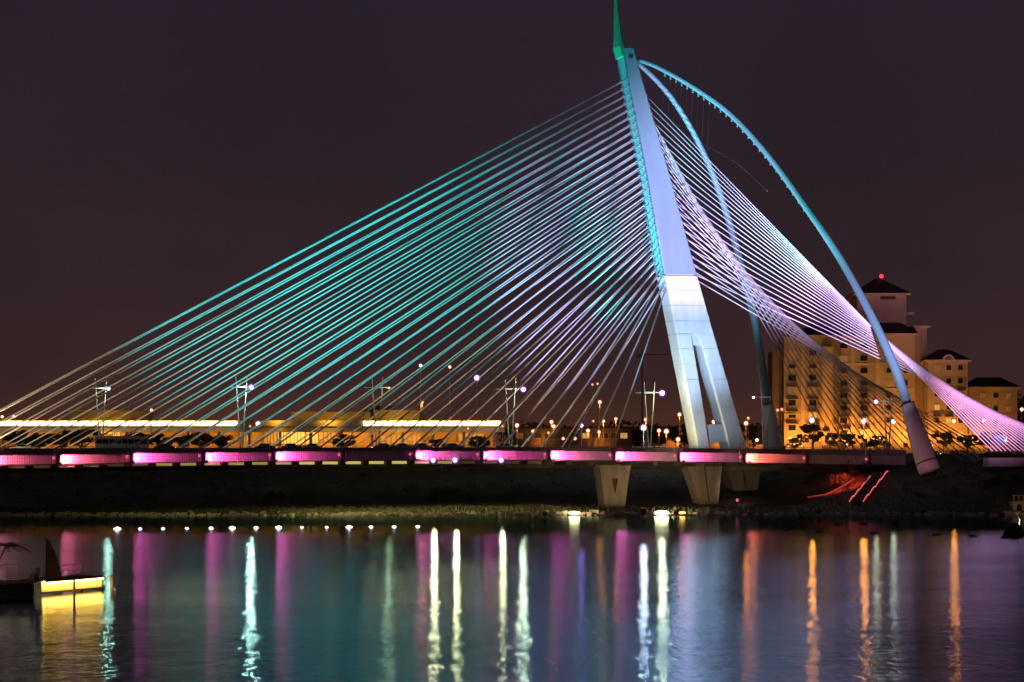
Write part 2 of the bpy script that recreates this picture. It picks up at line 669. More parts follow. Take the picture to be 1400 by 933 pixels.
def crossbeams():
    n = 0
    for i in range(-9, 34):
        u = UB - i * DU
        px = px_u(u)
        if px < -60 or px > 1120:
            continue
        zt = fas_top(px)
        zb = zt - FH
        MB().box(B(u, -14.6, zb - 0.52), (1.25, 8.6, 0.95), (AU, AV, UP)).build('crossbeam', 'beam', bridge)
        if px < 775:
            q = 'soffit_bright' if 430 < px < 570 else 'soffit_mid' if (225 < px < 430 or 590 < px < 650) else 'soffit_dim'
            uc = u - DU / 2
            MB().box(B(uc, -17.9, zb - 0.52), (DU - 1.7, 0.12, 0.60), (AU, AV, UP)).build('soffit_light', q, bridge)
    for px in (40, 140, 240, 340, 440, 540, 640, 740):
        u = u_at(px, -17.0)
        z = fas_top(px) - FH - 0.9
        spot('soffit_lamp', B(u, -15.5, z), B(u, -14.0, z - 10), 5500, (1.0, 0.80, 0.30), 140, 0.8, 0.3, bridge)
    for px in (591, 621, 684):
        u = u_at(px, -18.6)
        z = PB(px, 629.5, -18.9).z
        h = MB().box(B(u, -18.55, z), (0.7, 0.5, 0.6), (AU, AV, UP)).build('underdeck_floodlight', 'dark_steel', bridge)
        g = MB().sphere(B(u, -19.25, z), 0.72, 12, 8).build('globe', 'glass_violet', bridge, smooth=True)  # shell that carries the lamp's bloom
        MB().sphere(B(u, -19.25, z), 0.42, 10, 7).build('bulb', 'lamp_purple_hot', g, smooth=True)
        spot('underdeck_lamp', B(u, -20.6, z), B(u, -30, z - 4.0), 2600 if px != 684 else 1500, (1.0, 0.80, 0.34), 120, 0.4, 0.45, h)


crossbeams()

# ---- pylon
PW = 3.0
YL = [55, 62, 107, 240, 375]
PL = [851.6, 853, 860, 886, 909]
PR = [864.5, 866, 878, 916, 953]
LL = (375, 612)
pylon = None


def fl(py):     # front-left corner column
    return interp(py, [62, 107, 240, 375, 612], [853, 860, 886, 909, 955]) if py >= 62 else 853 + (py - 62) * 0.155


def fr(py):
    return interp(py, [62, 107, 240, 375, 612], [866, 878, 916, 953, 1021])


def sec(py, a, b, w=PW, inset=0.0):
    """ring of the pylon section whose front face spans columns a..b at row py"""
    pa, pb = PB(a, py, -w), PB(b, py, -w)
    ua, ub = u_at(a, -w) + inset, u_at(b, -w) - inset
    za, zb = pa.z, pb.z
    z = (za + zb) / 2
    c = 0.22
    w2 = w - inset
    ring = [(ua + c, -w2), (ub - c, -w2), (ub, -w2 + c), (ub, w2 - c), (ub - c, w2), (ua + c, w2), (ua, w2 - c), (ua, -w2 + c)]
    return [B(u, v, z) for u, v in ring]


rows = [66, 80, 107, 150, 195, 240, 285, 330, 375]
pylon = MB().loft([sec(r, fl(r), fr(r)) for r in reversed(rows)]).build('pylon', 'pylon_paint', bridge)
# beveled collar where shaft meets the lower body
# lower body, cast in lifts with recessed joints
lifts = [377.5, 397, 418, 439, 457]
for a, b in zip(lifts[:-1], lifts[1:]):
    MB().loft([sec(b - 0.22, fl(b), fr(b), 2.85), sec(a + 0.22, fl(a), fr(a), 2.85)]).build('cast_segment', 'concrete', pylon)
MB().loft([sec(472, fl(472), fr(472), 2.6, 0.28), sec(374, fl(374), fr(374), 2.6, 0.28)]).build('core', 'concrete', pylon)
LR = lambda r: interp(r, [457, 472, 580, 630], [945.5, 948, 966, 974])
RL = lambda r: interp(r, [457, 472, 580, 630], [954, 960, 990, 1001])
lifts = [457, 477, 498, 519, 540, 561, 582, 603, 628]
for a, b in zip(lifts[:-1], lifts[1:]):
    MB().loft([sec(b - 0.22, fl(b), LR(b), 2.85), sec(a + 0.22, fl(a), LR(a), 2.85)]).build('leg_segment', 'concrete', pylon)
    MB().loft([sec(b - 0.22, RL(b), fr(b), 2.85), sec(a + 0.22, RL(a), fr(a), 2.85)]).build('leg_segment', 'concrete', pylon)
MB().loft([sec(628, fl(628), LR(628), 2.7, 0.2), sec(457, fl(457), LR(457), 2.7, 0.2)]).build('leg_core', 'concrete', pylon)
MB().loft([sec(628, RL(628), fr(628), 2.7, 0.2), sec(457, RL(457), fr(457), 2.7, 0.2)]).build('leg_core', 'concrete', pylon)
MB().loft([sec(605, LR(605) - 1, RL(605) + 1, 2.2), sec(580.5, LR(580) - 1, RL(580) + 1, 2.2)]).build('tie_beam', 'concrete', pylon)
# front rib (raised strip down the outer edge of the lower body)
# spire: tapering blade on the left edge of the shaft top
rings = []
for py, a, b, w in ((76, 852.3, 857.5, 2.8), (62, 848, 853.5, 2.6), (45, 846.2, 850.5, 1.9), (25, 844.3, 847.6, 1.4), (5, 842.6, 844.8, 0.9), (-30, 839.6, 840.4, 0.4)):
    rings.append(sec(py, a, b, w))
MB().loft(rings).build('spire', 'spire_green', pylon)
u0 = u_at(849, -2.65)
MB().box(PB(849, 60, 0) + AV * -1.0 + AU * -0.55 + UP * 0.4, (0.14, 1.5, 2.1), (AU, AV, UP)).build('spire_plate', 'amber_mark', pylon)
# dark porthole and head block
o = MB().tube([PB(862.5, 77, -PW - 0.02) + AV * 0.3, PB(862.5, 77, -PW - 0.06)], 0.55, 12).build('porthole', 'dark_steel', pylon)

# ---- stay cables
NF, NR = 30, 21
anchor_b = MB().box((0, 0, 0), (0.55, 0.6, 0.52), (AU, AV, UP)).mesh('cable_anchor', 'pylon_paint')
sock_b = MB().box((0, 0, 0), (0.5, 0.5, 0.45), (AU, AV, UP)).mesh('cable_anchor', 'pylon_paint')


def cable(a, b, r):
    MB().tube([a, b], r, 6).build('stay_cable', 'cable_sheath', bridge, smooth=True)


for i in range(NF):
    py = 108 + i * 10.0
    for side in (-1, 1):
        p = PB(fl(py), py, -PW)
        u = u_at(fl(py), -PW)
        st = B(u - 0.35, side * 1.9, p.z)
        inst('cable_anchor', anchor_b, B(u - 0.3, side * 1.9, p.z), pylon)
        ue = UB - (NF - 1 - i) * DU
        en = B(ue, side * 18.2, rail_top(px_u(ue)) - 0.2)
        cable(st, en, 0.165)

FA = [(1357 + (1481 - 1357) * i / (NR - 1)) for i in range(NR)]
BA = [(1138 + (1352 - 1138) * i / (NR - 1)) for i in range(NR)]
front_block = back_block = None
for i in range(NR):
    py = 130 + i * 12.3
    for side in (-1, 1):
        p = PB(fr(py), py, -PW)
        u = u_at(fr(py), -PW)
        st = B(u + 0.2, side * 1.9, p.z)
        inst('cable_anchor', sock_b, B(u + 0.12, side * 1.9, p.z), pylon)
        en = PB(FA[i], 613, -33.0) if side < 0 else PB(BA[i], 612.5, 33.0)
        en.z -= 0.6
        cable(st, en, 0.12)
for pxs, v, row in (((1348, 1495), -33.0, 616.5), ((1130, 1362), 33.0, 615)):
    a, b = PB(pxs[0], row, v), PB(pxs[1], row, v)
    d = (b - a)
    MB().loft([[a + AV * s * 1.6 + UP * t for s, t in ((-1, -3.4), (1, -3.4), (0.7, -1.5), (-0.7, -1.5))], [b + AV * s * 1.6 + UP * t for s, t in ((-1, -3.4), (1, -3.4), (0.7, -1.5), (-0.7, -1.5))]]).build('anchor_block', 'soffit', bridge)


# ---- tie-back arches
def smooth_pts(ctrl, n):
    """Catmull-Rom through control points"""
    out = []
    c = [ctrl[0]] + list(ctrl) + [ctrl[-1]]
    m = len(ctrl) - 1
    for k in range(n + 1):
        t = k / n * m
        i = min(int(t), m - 1)
        f = t - i
        p0, p1, p2, p3 = c[i], c[i + 1], c[i + 2], c[i + 3]
        out.append(tuple(0.5 * ((2 * p1[j]) + (-p0[j] + p2[j]) * f + (2 * p0[j] - 5 * p1[j] + 4 * p2[j] - p3[j]) * f * f + (-p0[j] + 3 * p1[j] - 3 * p2[j] + p3[j]) * f ** 3) for j in range(len(p1))))
    return out


FARC = [(872, 82), (900, 92.5), (950, 121), (1000, 158), (1050, 213), (1100, 281), (1140, 340), (1170, 392), (1200, 450), (1225, 507), (1241, 554)]
BARC = [(872, 86), (900, 113), (925, 144), (950, 186), (975, 240), (998, 308), (1015, 370), (1030, 430), (1041, 495), (1049, 552)]


def arch(ctrl, foot, side, vfoot, r0, r1, s0, s1, hangers):
    ys = [c[1] for c in ctrl] + [foot[1]]
    span = foot[1] - ctrl[0][1]
    c4 = []
    for px, py in ctrl:
        t = (py - ctrl[0][1]) / span
        v = side * (1.0 + (vfoot - 1.0) * (t ** 0.8))
        c4.append((px, py, v, r0 + (r1 - r0) * t))
    sm = smooth_pts(c4, 60)
    pts = [PB(a, b, v) for a, b, v, r in sm]
    ar = MB().tube(pts, [s[3] for s in sm], 14).build('tie_arch', 'arch_teal_light', bridge, smooth=True)
    end = PB(foot[0], foot[1], side * vfoot)
    d = (end - pts[-1])
    a = pts[-1] - d * 0.01
    MB().tube([a, a + d * 0.02, a + d * 0.5, a + d, a + d * 1.12], [s0 * 0.8, s0, (s0 + s1) / 2 + 0.08, s1, s1 * 0.97], 20).build('base_sleeve', 'white_steel', ar, smooth=True)
    MB().tube([a - d * 0.012, a + d * 0.004], [s0 * 1.05, s0 * 1.05], 16).build('collar', 'dark_steel', ar)
    MB().tube([end - d * 0.05, end - d * 0.035], [s1 * 1.06, s1 * 1.06], 20).build('base_ring', 'dark_steel', ar)
    if hangers:
        for k in range(26):
            px = 909 + k * 7.6
            j = min(range(len(pts)), key=lambda q: abs(px_of(pts[q])[0] - px))
            j = max(0, min(j, len(pts) - 2))
            x0, x1 = px_of(pts[j])[0], px_of(pts[j + 1])[0]
            f = (px - x0) / (x1 - x0)
            p = pts[j].lerp(pts[j + 1], f)
            r = sm[j][3]
            MB().box(p - UP * (r + 0.4), (0.3, 0.3, 0.75), (AU, AV, UP)).build('hanger_socket', 'arch_teal_light', ar)
            if k < 9:
                MB().tube([p - UP * (r + 0.8), p - UP * (14 + k * 1.5) + AV * 3], 0.018, 4).build('hanger', 'dark_steel', ar)
    return ar


arch(FARC, (1268, 636), -1, 34.0, 0.50, 1.12, 1.5, 2.35, True)
arch(BARC, (1058, 622), 1, 34.0, 0.55, 1.05, 1.35, 2.5, False)
tp = [PB(x, y, v) for x, y, v in smooth_pts([(952, 190, 12), (972, 203, 6), (1000, 218, 0), (1025, 238, -5), (1050, 262, -10)], 14)]
MB().tube(tp, 0.09, 6).build('sway_cable', 'dark_steel', bridge, smooth=True)


# ---- piers
def pier(pl, pr, ytop, bl, br, ybot, v, depth, recess):
    def ring(a, b, row, w):
        pa = PB((a + b) / 2, row, v)
        ua, ub = u_at(a, v), u_at(b, v)
        return [B(ua, v, pa.z), B(ub, v, pa.z), B(ub, v + w, pa.z), B(ua, v + w, pa.z)]
    rr = []
    for t in (1.25, 1.0, 0.66, 0.33, 0.12, 0.0):
        e = min(t, 1.0) ** 0.8
        a = pl + (bl - pl) * e
        b = pr + (br - pr) * e
        rr.append(ring(a, b, ytop + (ybot - ytop) * t, depth))
    rr.append(ring(pl - 1, pr + 1, ytop - 7, depth))
    p = MB().loft(rr).build('pier', 'pier_concrete', bridge)
    cx = (pl + pr) / 2
    if recess == 'vee':
        y0, y1 = ytop + 12, ytop + 32
        q = [PB(cx - 4.5, y0, v - 0.03), PB(cx + 4.5, y0, v - 0.03), PB(cx + 1, y1, v - 0.03), PB(cx - 1, y1, v - 0.03)]
        MB().loft([[x for x in q], [x + AV * 0.025 for x in q]]).build('recess', 'beam', p)
        MB().tube(q + [q[0]], 0.07, 4).build('recess_trim', 'pier_concrete', p)
    else:
        q = [PB(cx - 0.9, ytop - 4, v - 0.03), PB(cx + 0.9, ytop - 4, v - 0.03), PB((bl + br) / 2 + 0.9, ybot, v - 0.03), PB((bl + br) / 2 - 0.9, ybot, v - 0.03)]
        MB().loft([[x for x in q], [x + AV * 0.025 for x in q]]).build('groove', 'beam', p)
    MB().box(rr[-1][0].lerp(rr[-1][2], 0.5) + UP * 0.25, ((rr[-1][1] - rr[-1][0]).length * 0.9, depth * 0.8, 0.5), (AU, AV, UP)).build('bearing', 'beam', p)


pier(820, 862, 642, 827, 855, 692, -12, 4.5, 'vee')
pier(940, 987, 642, 957, 982, 687, -11, 4.5, 'groove')
pier(991, 1041, 642, 1003, 1036, 667, 13, 4.5, 'groove')
pier(-60, -18, 642, -53, -25, 692, -12, 4.5, 'vee')

# ------------------------------------------------------------------ twin-mast lamps on the bridge
twin = [(138, 531, 1, 148, 'violet', 'leftmost twin-mast lamp on the bridge deck, small violet head to the right', 0.7),
        (330, 529, 1, 343, 'violet', 'second twin-mast lamp on the deck from the left, violet globe right of it', 1.0),
        (516, 530, 1, 531, 'dim', 'twin-mast lamp on the deck beside the second bright roof strip, head nearly unlit', 0.5),
        (698, 532, 1, 715, 'violet', 'twin-mast lamp at the right end of the lit roof strip, violet globe', 1.0),
        (888, 537, 1, 905, 'violet', 'twin-mast lamp just left of the pylon legs with a big violet globe', 1.15),
        (1047, 543, -1, 1030, 'white', 'twin-mast lamp in front of the far arch leg, small white head', 0.5),
        (1214, 549, -1, 1197, 'violet', 'rightmost twin-mast lamp among the back stays with violet head on the left', 0.85)]
for px, row, sd, lx, kind, label, sz in twin:
    v = -1.0
    base = PB(px, 613.5, v)
    t = thing('street_lamp', label, 'street lamp', base, 'twin-mast lamps along the bridge')
    ztop = PB(px, row - 14, v).z
    zarm = PB(px, row, v).z
    k = BY / F
    for s in (-1, 1):
        a = base + EX * (s * 1.0 * k) - UP * 0.4
        b = base + EX * (s * 7.2 * k)
        b.z = ztop
        MB().tube([a, a.lerp(b, 0.5), b], [0.17, 0.14, 0.06], 8).build('mast', 'grey_steel', t)
    aw = abs(lx - px) * k
    c = base.copy()
    c.z = zarm
    arm = MB().tube([c - EX * (aw + 0.2), c + EX * (aw + 0.2)], 0.085, 6).build('crossarm', 'grey_steel', t)
    MB().box(c - UP * 0.02, (2.3, 0.7, 0.34)).build('bracket', 'grey_steel', t)
    for s in (-1, 1):
        MB().box(c + EX * s * (aw - 0.1) - UP * 0.05, (0.9, 0.4, 0.2)).build('lamp_head', 'grey_steel', t)
    lp = c + EX * sd * aw - UP * 0.12
    g = MB().sphere(lp - EY * 0.3, 0.80 * sz, 14, 9).build('globe', 'glass_' + kind, t, smooth=True)  # glowing shell for the bloom round the bulb
    MB().sphere(lp - EY * 0.3, 0.45 * sz, 10, 7).build('bulb', 'lamp_' + kind, g, smooth=True)
    pw = {148: 900, 343: 2100, 531: 380, 715: 1800, 905: 1800, 1030: 120, 1197: 260}[lx]
    colr = {148: (0.62, 1.0, 0.72), 343: (0.68, 1.0, 0.76), 531: (0.8, 1.0, 0.5), 715: (0.95, 1.0, 0.58), 905: (1.0, 0.98, 0.5), 1030: (1, 0.4, 0.12), 1197: (1.0, 0.9, 0.5)}[lx]
    point('lamp', lp - UP * 0.7 - EY * (0.8 * sz + 1.5), pw, colr, 0.40, t)


# ------------------------------------------------------------------ vehicles on the deck
def car_thing(px, col, label, facing=1, tail=False, v=-10.0, length=4.4):
    base = PB(px, 613, v)
    base.z = rail_top(px) - 0.54
    t = thing('car', label, 'car', base, 'cars crossing the bridge')
    prof = [(-0.5, 0.28), (-0.5, 0.8), (-0.44, 0.92), (-0.30, 0.98), (-0.18, 1.46), (0.12, 1.48), (0.26, 1.0), (0.47, 0.82), (0.5, 0.6), (0.5, 0.28)]
    rings = []
    for s, w in ((-1, 0.80), (-0.8, 1.0), (0.8, 1.0), (1, 0.80)):
        rings.append([base + AU * facing * x * length + AV * 0.9 * s + UP * (z * (0.97 if abs(s) == 1 else 1)) for x, z in prof])
    MB().loft(rings).build('body', col, t)
    for s in (-1, 1):
        q = [(-0.27, 0.99), (-0.175, 1.38), (0.105, 1.40), (0.22, 1.01)]
        MB().loft([[base + AU * facing * x * length + AV * s * 0.905 + UP * z for x, z in q], [base + AU * facing * x * length + AV * s * 0.925 + UP * z for x, z in q]]).build('side_window', 'window_glass', t)
        for x in (-0.3, 0.31):
            c = base + AU * facing * x * length + UP * 0.33
            MB().tube([c + AV * s * 0.72, c + AV * s * 0.93], 0.33, 12).build('wheel', 'tyre', t)
        MB().box(base + AU * facing * -0.505 * length + AV * s * 0.65 + UP * 0.72, (0.06, 0.35, 0.16), (AU, AV, UP)).build('tail_light', 'car_tail', t)
        MB().box(base + AU * facing * 0.505 * length + AV * s * 0.62 + UP * 0.62, (0.06, 0.35, 0.16), (AU, AV, UP)).build('headlight', 'car_head', t)
    return t


car_thing(30, 'car_silver', 'silver car at the left end of the deck below the bright roof strip')
car_thing(224, 'car_black', 'black car on the deck just right of the bus')
car_thing(362, 'car_black', 'black car on the deck before the bright yellow shop front')
car_thing(398, 'car_black', 'low black car on the deck, second before the yellow shop front')
car_thing(427, 'car_silver', 'pale silver car on the deck right of the yellow shop front')
car_thing(523, 'car_red', 'red car on the deck next to the third twin-mast lamp', -1)
car_thing(550, 'car_white', 'white car on the deck between the red car and the flat silver one')
car_thing(577, 'car_white', 'white car with bright lights above the unlit end of a fascia panel', 1)
car_thing(618, 'car_silver', 'long pale silver car on the deck under the right roof strip', 1, length=5.0)
car_thing(690, 'car_silver', 'grey car on the deck beside the fourth twin-mast lamp')


def bus(px, label):
    base = PB(px, 613, -8)
    base.z = rail_top(px) - 0.54
    t = thing('bus', label, 'bus', base)
    prof = [(-5.4, 0.35), (-5.45, 2.8), (-5.2, 3.05), (5.1, 3.05), (5.45, 2.7), (5.5, 1.3), (5.45, 0.35)]
    MB().loft([[base + AU * x + AV * s * 1.25 + UP * z for x, z in prof] for s in (-1, 1)]).build('body', 'bus_paint', t)
    for k in range(8):
        MB().box(base + AU * (-4.6 + k * 1.28) - AV * 1.26 + UP * 1.95, (1.12, 0.05, 0.9), (AU, AV, UP)).build('window', 'window_glass', t)
    for x in (-3.3, 3.4):
        c = base + AU * x + UP * 0.5
        for s in (-1, 1):
            MB().tube([c + AV * s * 1.0, c + AV * s * 1.29], 0.48, 14).build('wheel', 'tyre', t)
    MB().box(base + AU * -5.48 - AV * 0.9 + UP * 1.2, (0.08, 0.4, 0.5), (AU, AV, UP)).build('tail_light', 'car_tail', t)
    MB().box(base + AU * 5.52 - AV * 0.9 + UP * 0.8, (0.08, 0.4, 0.25), (AU, AV, UP)).build('headlight', 'car_head', t)


bus(166, 'pale green bus crossing the deck near the leftmost twin-mast lamp')

# ------------------------------------------------------------------ floodlights on added dark floats before the far bank
TEAL = (0.015, 0.70, 0.74)


def floodlight(px, Y, label, target, power, col, deg, blend, v=None):
    g = P(px, 0, Y)
    g.z = max(0.0, ground_z(g.x, Y))
    t = thing('floodlight', label, 'floodlight', g, 'added floodlights floating before the far bank')
    MB().tube([g - UP * 0.2, g + UP * 0.16], 0.6, 10).build('float', 'dark_steel', t)
    MB().tube([g, g + UP * 0.8], 0.12, 8).build('stand', 'dark_steel', t)
    hd = g + UP * 1.15
    d = (Vector(target) - hd).normalized()
    x = UP.cross(d).normalized()
    y = d.cross(x)
    MB().box(hd, (0.9, 0.7, 0.45), (x, y, d)).build('housing', 'dark_steel', t)
    spot('beam', hd + d * 0.35, target, power, col, deg, blend, 0.35, t)


FLOODS = [
    (745, 440, 'added floating floodlight left of the vee pier, violet-blue beam on the steep stays', PB(790, 375, -8), 700000, (0.55, 0.44, 1.0), 32, 0.9),
    (925, 455, 'added floating floodlight between the two front piers, white beam on the pylon', PB(948, 445, -2), 380000, (0.42, 0.64, 1.0), 30, 1.0),
    (880, 452, 'added floating floodlight right of the vee pier, blue beam along the pylon shaft', PB(897, 225, -2), 130000, (0.08, 0.42, 1.0), 34, 0.9),
    (1095, 412, 'added floating floodlight right of the pylon reflection, lilac beam on the upper back stays', PB(945, 265, -3), 1500000, (0.74, 0.50, 1.0), 25, 0.9),
    (1350, 440, 'added floating floodlight left of the large rock, violet beam on the crossing stays', PB(1185, 430, -22), 700000, (0.74, 0.50, 1.0), 28, 1.0),
    (1370, 432, 'rightmost added floating floodlight, pink beam on the lowest back stays', PB(1370, 535, -33), 620000, (1.0, 0.42, 0.90), 26, 0.9),
    (1262, 470, 'added floating floodlight below the front arch foot, rose beam on its sleeve', PB(1258, 600, -34), 6500, (1.0, 0.30, 0.40), 40, 0.9),
    (1120, 462, 'added floating floodlight left of the red stair, teal beam along the front arch', PB(1050, 200, -10), 560000, (0.0, 0.80, 0.74), 34, 0.9)]
for f in FLOODS:
    floodlight(*f)


def deck_flood(px, v, label, target, power, col, deg, blend):
    g = PB(px, 614, v)
    g.z = rail_top(px) - (0.54 if abs(v) < 18 else 0.0)
    t = thing('floodlight', label, 'floodlight', g, 'floodlights standing on the bridge deck')
    MB().box(g + UP * 0.12, (0.5, 0.5, 0.24), (AU, AV, UP)).build('base', 'dark_steel', t)
    hd = g + UP * 0.5
    d = (Vector(target) - hd).normalized()
    x = UP.cross(d).normalized()
    y = d.cross(x)
    MB().box(hd, (0.6, 0.5, 0.4), (x, y, d)).build('housing', 'dark_steel', t)
    spot('beam', hd + d * 0.3, target, power, col, deg, blend, 0.25, t)


deck_flood(815, -1.5, 'small deck floodlight left of the pylon, teal beam up its narrow left face', PB(868, 180, 0), 900000, (0.0, 0.85, 0.72), 34, 0.9)
deck_flood(905, -5.0, 'added yellow deck floodlight at the foot of the left pylon leg', PB(946, 588, -2), 2600, (1.0, 0.82, 0.30), 60, 1.0)  # added in place of street-lamp light on the leg
for px, v, pw, lab in ((20, -4, 6500, 'added warm deck floodlight at the left picture edge, lighting the lowest stays'), (230, -4, 4500, 'added warm deck floodlight behind the parapet left of the second twin-mast lamp'),
                       (430, -4, 4500, 'added warm deck floodlight behind the parapet left of the third twin-mast lamp'), (610, -4, 4500, 'added warm deck floodlight behind the parapet left of the fourth twin-mast lamp'),
                       (760, -4, 4000, 'added warm deck floodlight behind the parapet among the steep stays'), (-40, -18.6, 8000, 'added warm floodlight on the parapet beyond the left picture edge')):
    deck_flood(px, v, lab, PB(px + 20, 560, 14 if v > -10 else -12), pw, (1.0, 0.74, 0.42), 150, 0.6)  # added floods in place of street-lamp light on the stays
deck_flood(930, -18.6, 'small deck floodlight on the parapet below the pylon legs, pale blue beam', PB(966, 545, -2), 9000, (0.62, 0.78, 1.0), 75, 1.0)
deck_flood(1072, -18.6, 'small deck floodlight on the parapet right of the pylon, violet beam up the back stays', PB(1040, 330, -10), 300000, (0.78, 0.44, 1.0), 50, 0.9)
deck_flood(1040, 2.0, 'small median floodlight right of the pylon, lilac beam on the rear back stays', PB(965, 290, 9), 130000, (0.85, 0.58, 1.0), 36, 0.9)

# ------------------------------------------------------------------ shoreline lamps and floating lamps
for k, (px, lab, sz) in enumerate(((785, 'bright warm lamp at the waterline left of the vee pier', 1.0), (904, 'bright golden lamp at the waterline below the middle pier', 1.3), (932, 'small orange lamp at the waterline close right of the golden one', 0.6))):
    g = P(px, 709, 484)
    t = thing('shore_lamp', lab, 'lamp', Vector((g.x, 483, 0)), 'lamps at the far waterline')
    MB().tube([Vector((g.x, 483, -1.2)), Vector((g.x, 483, 0.25))], 0.14, 8).build('stand', 'dark_steel', t)
    MB().box(Vector((g.x, 483.1, 0.55)), (2.3 * sz, 0.5, 0.5)).build('housing', 'dark_steel', t)
    MB().sphere(Vector((g.x, 482.75, 0.55)), 1.15 * sz, 14, 8, (1, 0.2, 0.27)).build('lens', 'shore_glow' if k < 2 else 'shore_orange', t)
    spot('beam', Vector((g.x, 482.7, 0.9)), P(px + (20 if px < 800 else 75), 655, 512), 5500 if px < 800 else 12000 if px < 920 else 1500, (1.0, 0.66, 0.32), 130, 0.8, 0.3, t)
g = P(1008, 684, 500)
t = thing('shore_lamp', 'tiny pink lamp on the bank under the deck right of the piers', 'lamp', Vector((g.x, 500, ground_z(g.x, 500))))
MB().tube([WL[t] - UP * 0.2, g], 0.06, 6).build('stand', 'dark_steel', t)
MB().sphere(g, 0.34, 10, 6).build('lens', 'pin_pink', t)
spot('beam', g + EY * 0.6 + UP * 0.3, P(1016, 656, 530), 2600, (1.0, 0.72, 0.42), 70, 0.9, 0.2, t)  # warm beam added to light the rear pier
ORD = ['leftmost', 'second', 'third', 'fourth', 'fifth', 'sixth', 'seventh', 'eighth', 'ninth', 'tenth', 'eleventh', 'twelfth', 'thirteenth', 'rightmost']
proto = None
for k in range(14):
    px = 161 + k * 31.6 + random.uniform(-1.5, 1.5)
    row = 722.5 - k * 0.25
    Y = H * F / (row + 1 - YH)
    loc = Vector(((px - 700) * Y / F, Y, 0))
    lab = f'{ORD[k]} of the row of small white lamps floating before the dark far shore' if k in (0, 13) else f'{ORD[k]} from the left in the row of small white lamps floating on the lake'
    if proto is None:
        proto = thing('floating_lamp', lab, 'lamp', loc, 'white lamps floating in a row')
        MB().tube([loc + UP * -0.25, loc + UP * 0.02, loc + UP * 0.06], [0.5, 0.55, 0.4], 12).build('float', 'dark_steel', proto)
        MB().tube([loc + UP * 0.06, loc + UP * 0.10, loc + UP * 0.18, loc + UP * 0.30], [0.62, 0.42, 0.16, 0.05], 12).build('lens', 'buoy_glow', proto, smooth=True)
    else:
        fl_o = copy_tree(proto, loc, lab, scale=random.choice([0.5, 0.62, 0.75, 0.9]))
        beam = {1: (PB(350, 375, -12), 720000, 34), 4: (PB(540, 310, -10), 780000, 34), 8: (PB(715, 205, -6), 950000, 32)}.get(k)
        if beam:
            sb = spot('beam', loc + UP * 0.5, beam[0], beam[1], TEAL, beam[2], 0.9, 0.3)  # teal beam added to a white lamp to light the stays
            sb.parent = fl_o
            sb.matrix_parent_inverse = Matrix.Translation(loc).inverted()
            sb.scale = (1, 1, 1)

# ------------------------------------------------------------------ long station building behind the bridge, left
GZ = 13.0


